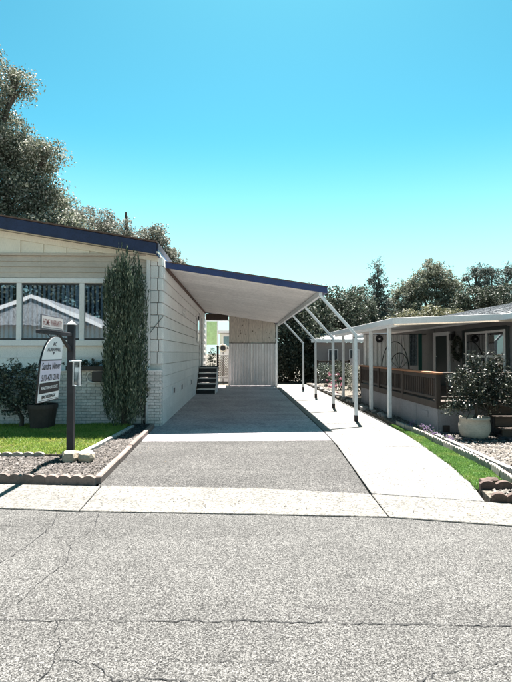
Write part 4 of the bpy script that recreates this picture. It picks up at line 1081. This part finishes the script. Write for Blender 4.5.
# end screen of the deck: hanging white curtains, an arch and a round clock
es = thing('porch_curtain', 'white pleated curtains hung across the far end of the deck', 'curtain', (4.9, 16.45, .66))
def pleat(x0, x1, z0, z1, y, amp, n, taper=0.0):
    m = n * 6; V = []; F = []
    for i in range(m + 1):
        t = i / m; x = x0 + (x1 - x0) * t; yy = y + amp * math.sin(t * n * 2 * math.pi) + .3 * amp * math.sin(t * n * 4.7 * math.pi + 1)
        xb = x0 + (x1 - x0) * (t * (1 - taper) + taper)
        V += [(xb, yy, z0), (x, yy, z1), (xb, yy + .006, z0), (x, yy + .006, z1)]
    for i in range(m):
        a = i * 4; F += [(a, a + 4, a + 5, a + 1), (a + 2, a + 3, a + 7, a + 6)]
    return V, F
for a, b, n, tp_ in ((3.93, 4.25, 3, 0), (4.26, 4.75, 4, 0), (4.76, 5.15, 6, .1), (5.15, 5.42, 4, .45)):
    mesh_obj('drape', *pleat(a, b, 1.2, 2.2, 16.46, .025, n, tp_), 'curtain', es)
mesh_obj('drape', *pleat(5.42, 5.68, 1.2, 2.2, 16.5, .02, 3, -.25), 'curtain_grey', es)
mesh_obj('rod', *tube([(3.88, 16.44, 2.2), (5.95, 16.44, 2.2)], .015, 8), 'black_metal', es)
box('teal_edge', (5.70, 16.40, .66), (5.80, 16.48, 2.22), 'teal_trim', es, .004)
ck = thing('wall_clock', 'black round clock on the white curtain at the end of the deck', 'clock', (4.42, 16.36, 2.03))
mesh_obj('rim', *ring((4.42, 16.38, 2.05), .10, .022, 24, 6), 'black_metal', ck, smooth=True)
mesh_obj('face', *tube([(4.42, 16.375, 2.05), (4.42, 16.395, 2.05)], .095, 20), 'cloth_dark', ck)
mesh_obj('hub', *tube([(4.42, 16.36, 2.05), (4.42, 16.374, 2.05)], .03, 12), 'curtain', ck)
ar = thing('arched_chair', 'dark hooped garden chair back standing on the deck before the curtains', 'chair', (4.75, 15.9, .66))
def arc(cx, y, z0, rx, rz, r, n=18): return tube([(cx + rx * math.cos(math.pi * i / n), y, z0 + rz * math.sin(math.pi * i / n)) for i in range(n + 1)], r, 6)
mesh_obj('hoop', *arc(4.78, 15.9, 1.1, .42, .85, .014), 'black_metal', ar)
mesh_obj('hoop', *arc(4.92, 15.9, 1.1, .30, .50, .014), 'black_metal', ar)
for i in range(5): mesh_obj('spoke', *tube([(4.92, 15.9, 1.1), (4.92 + .28 * math.cos(math.pi * (i + 1) / 6), 15.9, 1.1 + .48 * math.sin(math.pi * (i + 1) / 6))], .008, 5), 'black_metal', ar)
box('seat', (4.45, 15.45, 1.06), (5.2, 15.92, 1.11), 'black_metal', ar, .01)
for x in (4.48, 5.17):
    for yy in (15.48, 15.89): box('leg', (x - .02, yy - .02, .66), (x + .02, yy + .02, 1.06), 'black_metal', ar)
wrn = thing('wreath', 'round dark wreath hanging on the grey wall between door and window', 'wreath', (5.9, 14.1, 1.75))
P = []
for i in range(900):
    t = random.uniform(0, 6.28); r = .26 + random.gauss(0, .05); P.append((5.93 + random.gauss(0, .025), 14.05 + r * math.cos(t), 1.72 + r * math.sin(t)))
quads('foliage', leaf_quads(np.array(P), .07, .4), 'dark_leaf', wrn)
V, F = ring((0, 0, 0), .26, .03, 24, 6)
mesh_obj('frame', [(5.93 + y, 14.05 + x, 1.72 + z) for x, y, z in V], F, 'bark', wrn)

# potted shrub and dark bushes in front of the deck
pp = thing('potted_shrub', 'dark leafy shrub in a large pale round pot before the deck', 'shrub', (4.28, 9.40, .05))
mesh_obj('pot', *lathe((4.28, 9.40, .05), [(.19, 0), (.245, .06), (.275, .16), (.275, .25), (.25, .34), (.265, .345), (.265, .39), (.24, .39), (.22, .34)], 32), 'pale_pot', pp, smooth=True)
mesh_obj('soil', *lathe((4.28, 9.40, .39), [(.0, 0), (.225, 0), (.0, .03)], 20), 'dirt', pp)
lob = [(4.3, 9.45, .95, .42, .36, .34), (3.98, 9.35, .66, .30, .28, .16), (4.62, 9.4, .72, .34, .3, .24), (4.55, 9.5, 1.25, .30, .28, .24), (4.05, 9.5, 1.18, .2, .22, .16), (4.85, 9.4, 1.05, .26, .25, .2), (4.3, 9.55, 1.48, .13, .13, .16), (4.75, 9.5, 1.5, .14, .14, .12)]
mesh_obj('stem', *limbs((4.28, 9.40, .4), (4.3, 9.42, .75), lob, .045), 'bark', pp)
quads('foliage', leaf_quads(crown_points(lob, 150, 70, .13, .15), .05, .42), 'bush_leaf', pp)
bb = thing('deck_bush', 'dark bush with sparse white flecks growing above the plank steps', 'bush', (5.15, 9.0, .05))
lob = [(5.1, 9.05, .95, .4, .3, .35), (4.95, 8.9, .7, .26, .25, .2), (5.3, 9.1, 1.25, .3, .25, .22)]
mesh_obj('stem', *limbs((5.1, 9.05, .05), (5.12, 9.05, .6), lob, .035), 'bark', bb)
quads('foliage', leaf_quads(crown_points(lob, 75, 60, .12, .15), .05, .42), 'bush_leaf', bb)

# ------------------------------------------------------------------ far cottage seen between the posts
fc2 = thing('far_cottage', 'distant cream cottage with dark window seen between the carport posts', 'house', (6.0, 29, 0))
box('wall', (4.1, 28, 0), (12, 33, 2.15), 'grey_wall', fc2)
box('fascia_board', (3.8, 27.65, 2.16), (12.3, 27.75, 2.34), 'white_trim', fc2)
mesh_obj('roof', [(3.8, 27.76, 2.3), (12.3, 27.76, 2.3), (12.3, 33.4, 2.3), (3.8, 33.4, 2.3), (3.8, 30.5, 2.75), (12.3, 30.5, 2.75)], [(0, 1, 5, 4), (3, 4, 5, 2), (0, 4, 3), (1, 2, 5), (0, 3, 2, 1)], 'shingle', fc2)
for x0 in (4.75, 5.9):
    w = box('window', (x0, 27.95, .9), (x0 + .55, 27.99, 1.8), 'white_trim', fc2, .005)
    box('pane', (x0 + .05, 27.935, .95), (x0 + .5, 27.949, 1.75), 'dark_glass', w)
cr = thing('porch_railing', 'dark railing in front of the distant cream cottage', 'railing', (4.7, 26.6, 0))
for i in range(12): box('baluster', (4.0 + i * .14, 26.58, .35), (4.04 + i * .14, 26.62, 1.15), 'dark_wood', cr)
box('top_rail', (3.95, 26.56, 1.15), (5.62, 26.64, 1.2), 'dark_wood', cr)
box('bottom_rail', (3.95, 26.56, .28), (5.62, 26.64, .35), 'dark_wood', cr)
for x in (3.98, 5.6): box('post', (x - .04, 26.56, 0), (x + .04, 26.64, 1.25), 'dark_wood', cr)

for i, (x, y, lab) in enumerate(((4.25, 22.0, 'low dark bush beside the second awning post'), (4.1, 24.4, 'dark bush at the path end before the cottage railing'), (5.0, 24.8, 'bush half hidden behind the awning posts before the cottage'), (4.4, 19.0, 'leafy bush between pink flowers and deck curtains'))):
    t = thing('garden_bush', lab, 'bush', (x, y, .05), 'bushes along the far path')
    lob = [(x, y, .55, .5, .5, .5), (x + .3, y + .2, .8, .4, .4, .35), (x - .2, y - .1, .95, .3, .3, .3)]
    mesh_obj('stem', *limbs((x, y, .03), (x, y, .4), lob, .03), 'bark', t)
    quads('foliage', leaf_quads(crown_points(lob, 60, 45, .16, .2), .075, .5), ('dark_leaf', 'shrub_leaf', 'dark_leaf', 'grey_leaf')[i], t)

# ------------------------------------------------------------------ trees
tree('oak_tree', 'huge grey green oak rising behind the house roof on the left', 'tree', (-14, 24.5, 0), (-13.5, 24.5, 5.5),
     [(-11.9, 24, 13.4, 1.9, 2.0, 2.2), (-10.3, 24, 14.0, .75, .8, .7), (-12.3, 24.3, 11.0, 3.0, 2.6, 2.0), (-10.2, 24, 10.6, 1.5, 1.6, 1.5), (-8.9, 24, 10.6, .6, .7, .6), (-10.6, 24, 8.6, 2.3, 2.0, 1.8), (-8.9, 24, 8.6, 1.25, 1.3, 1.2), (-12.8, 23.8, 7.6, 3.0, 2.5, 2.4), (-9.6, 23.8, 6.6, 2.2, 2.0, 1.5), (-7.9, 23.8, 7.3, .9, 1, .8), (-8.0, 23.8, 6.0, 1.3, 1.3, 1.0), (-11.0, 23.5, 5.0, 3, 2, 1.4)],
     1500, 125, .48, .115, 'oak_leaf', .5, 'trees behind the left house', .6, .35)
tree('broadleaf_tree', 'pale grey leafy tree peeping over the roof right of the oak', 'tree', (-8.6, 30, 0), (-8.4, 30, 4.5),
     [(-8.6, 30, 8.7, 1.6, 1.5, 1.2), (-7.2, 30, 8.3, 1.4, 1.3, 1.0), (-6.2, 30, 7.7, 1.2, 1.2, .8), (-9.6, 30, 8.0, 1.8, 1.6, 1.8)], 260, 110, .42, .12, 'grey_leaf', .25, 'trees behind the left house', .5, .4)
tree('broadleaf_tree', 'small dark tree standing behind the house roof where the carport begins', 'tree', (-4.9, 31, 0), (-4.8, 31, 5),
     [(-5.15, 31, 8.6, .8, .8, .75), (-4.6, 31, 7.8, .8, .8, .8), (-4.2, 31, 6.9, .75, .8, .8), (-5.4, 31, 7.2, .8, .8, .9), (-3.75, 31, 6.9, .4, .4, .35)], 130, 110, .32, .12, 'grey_leaf', .18, 'trees behind the left house', .6, .3)
pl_ = mesh_obj('bare_trunk', *tube([(-6.52, 30, 0), (-6.5, 30, 7.9), (-6.56, 30, 9.0), (-6.58, 30, 9.7)], [.16, .16, .12, .05], 8), 'bark')
tag(pl_, 'thin bare trunk sticking up above the house roof', 'trunk')
# hedge of trees behind the path
hedge = [(2.3, 29.2, .9, 1.2), (3.3, 28.8, .9, 1.1), (3.9, 29.2, 2.0, 1.2), (4.3, 29.6, 1.0, 1.0), (2.6, 30, 1.9, 1.4), (3.2, 29.5, 3.4, 1.3), (2.3, 31, 3.6, 1.3), (4.6, 31, 3.6, 1.5), (3.6, 31.5, 4.5, 1.3)]
tree('broadleaf_tree', 'dense dark tree filling the view behind the carport posts', 'tree', (3.0, 30.8, 0), (3.0, 30.8, 2.2),
     [(x, y, z, r, r * .8, r) for x, y, z, r in hedge], 480, 85, .45, .15, 'dark_leaf', .2, 'trees behind the path', .55, .3)
tree('broadleaf_tree', 'dark rounded tree over the cottage between carport and awning', 'tree', (6.3, 34.5, 0), (6.3, 34.5, 3),
     [(5.6, 34, 4.6, 1.6, 1.4, 1.3), (7.3, 34.5, 4.5, 1.7, 1.4, 1.3), (6.4, 34.3, 3.4, 2.2, 1.5, 1.4)], 200, 80, .5, .16, 'dark_leaf', .25, 'trees behind the path', .55, .3)
tree('conifer_tree', 'dark pointed conifer standing behind the awning roof', 'tree', (10.9, 41, 0), (10.9, 41, 6.5),
     [(10.9, 41, 8.2, .55, .5, .75), (10.9, 41, 7.1, .9, .8, .8), (11.0, 41, 6.0, 1.2, 1, .9), (10.8, 41, 4.9, 1.5, 1.2, 1.0), (10.9, 41, 3.8, 1.7, 1.3, 1)], 190, 75, .42, .17, 'conifer_leaf', .25, 'tall trees behind the neighbouring house', .35, .3)
tree('broadleaf_tree', 'broad rounded dark tree above the middle of the shingled roof', 'tree', (16.2, 43, 0), (16.2, 43, 4.5),
     [(16.4, 43, 8.0, 1.7, 1.5, 1.45), (15.0, 43, 7.0, 1.6, 1.5, 1.4), (17.6, 43, 6.7, 1.25, 1.2, 1.3), (13.7, 43, 6.2, 1.5, 1.4, 1.4), (16, 42.5, 5.2, 3.2, 2, 1.5), (13.2, 42.5, 4.6, 1.7, 1.5, 1.2)], 420, 110, .46, .15, 'oak_leaf', .35, 'tall trees behind the neighbouring house', .6, .35)
tree('pine_tree', 'clumpy dark pine at the right edge above the shingled roof', 'tree', (21, 44, 0), (21, 44, 6),
     [(20.2, 44, 8.5, .75, .7, .6), (21.7, 44, 8.4, 1.1, 1.0, .7), (20.7, 44, 7.2, 1.1, 1.0, .6), (22.7, 44, 7.1, 1.3, 1.1, .8), (21.6, 44, 5.6, 1.8, 1.4, .9), (23.6, 44, 8.5, 1.2, 1.0, .8), (19.6, 44, 7.9, .4, .4, .3)], 230, 80, .42, .17, 'conifer_leaf', .3, 'tall trees behind the neighbouring house', .4, .3)
tree('broadleaf_tree', 'yellowish bushy tree just above the awning roof', 'tree', (13.4, 37, 0), (13.4, 37, 2.4),
     [(12.6, 37, 4.0, 1.3, 1.1, .75), (14.0, 37, 4.2, 1.4, 1.1, .75), (15.4, 37, 4.0, 1.3, 1.1, .8), (11.5, 37, 3.6, 1.1, 1, .8)], 150, 75, .42, .16, 'yellow_leaf', .2, 'tall trees behind the neighbouring house', .6, .3)
tree('broadleaf_tree', 'dark low tree between the rounded tree and the conifer', 'tree', (8.9, 39, 0), (8.9, 39, 2.5),
     [(8.9, 39, 5.2, 1.5, 1.3, 1.4), (9.6, 39, 3.6, 1.8, 1.4, 1.2), (7.9, 39, 3.7, 1.4, 1.3, 1.2)], 140, 75, .45, .17, 'dark_leaf', .2, 'tall trees behind the neighbouring house', .55, .3)
tree('broadleaf_tree', 'dark tree filling in below the pine at right', 'tree', (19, 40, 0), (19, 40, 2.5),
     [(18.4, 40, 5.9, 1.5, 1.3, 1.2), (20.4, 40, 5.5, 1.7, 1.4, 1.3), (17.2, 40, 4.6, 1.5, 1.3, 1.1)], 150, 75, .45, .17, 'dark_leaf', .2, 'tall trees behind the neighbouring house', .55, .3)

# ------------------------------------------------------------------ the house across the street (seen mirrored in the window)
oh = thing('opposite_house', 'white house across the street mirrored in the front window', 'house', (-14, -13, 0))
box('wall', (-19, -20, 0), (-10, -13.2, 3.5), 'white_siding', oh)
mesh_obj('roof', [(-19.6, -12.6, 3.5), (-9.4, -12.6, 3.5), (-14.2, -12.6, 5.5), (-19.6, -20.5, 3.5), (-9.4, -20.5, 3.5), (-14.2, -20.5, 5.5)], [(0, 1, 2), (3, 5, 4), (0, 2, 5, 3), (1, 4, 5, 2), (0, 3, 4, 1)], 'shingle', oh)
for a, b in (((-19.6, 3.5), (-14.21, 5.5)), ((-14.19, 5.5), (-9.4, 3.5))):
    hexa('rake_board', [(a[0], -12.59, a[1] - .22), (b[0], -12.59, b[1] - .22), (b[0], -12.5, b[1] - .22), (a[0], -12.5, a[1] - .22), (a[0], -12.59, a[1] + .05), (b[0], -12.59, b[1] + .05), (b[0], -12.5, b[1] + .05), (a[0], -12.5, a[1] + .05)], 'white_trim', oh)
w = box('window', (-16, -13.19, 1.2), (-13, -13.12, 2.7), 'white_trim', oh); box('pane', (-15.9, -13.11, 1.3), (-13.1, -13.09, 2.6), 'dark_glass', w)

for x, lab in ((-22, 'added leafy tree behind the opposite house, farthest from the street sign'), (-14.5, 'added leafy tree directly behind the opposite house ridge'), (-7, 'added leafy tree beside the opposite house')):  # out-of-view trees added so the front window mirrors dark instead of sky
    tree('broadleaf_tree', lab, 'tree', (x, -25, 0), (x, -25, 4), [(x, -25, 8, 4.2, 3, 3), (x + 2, -25, 5, 3, 2.5, 2.5), (x - 2.4, -25, 5.2, 3, 2.5, 2.5), (x + .5, -25, 11, 2.6, 2, 1.8)], 240, 60, .9, .34, 'dark_leaf', .35, 'trees added across the street to darken the reflection', .6, .3)

# dry leaves and grit blown onto the hard ground, thickest along the edges
n = 900
x = np.concatenate([np.random.uniform(-4.5, 3.2, 300), 1.69 + np.random.normal(size=200) * .12, -1.66 + np.abs(np.random.normal(size=200)) * .12, np.random.uniform(-1.6, 3.2, 200)])
y = np.concatenate([5.55 - x[:300] * .16 + np.abs(np.random.normal(size=300)) * .3 - .2, np.random.uniform(6.2, 24, 200), np.random.uniform(6.5, 24, 200), np.random.uniform(6.4, 24, 200)])
P = np.stack([x, y, np.full(n, .026)], 1)
Q = leaf_quads(P, .026, .6); Q[:, :, 2] = .024 + (Q[:, :, 2] - .026) * .3 + .006
tag(quads('leaf_litter', Q, 'litter', None, 'stuff'), 'scattered dry brown leaf litter on driveway, gutter and path', 'leaf litter')
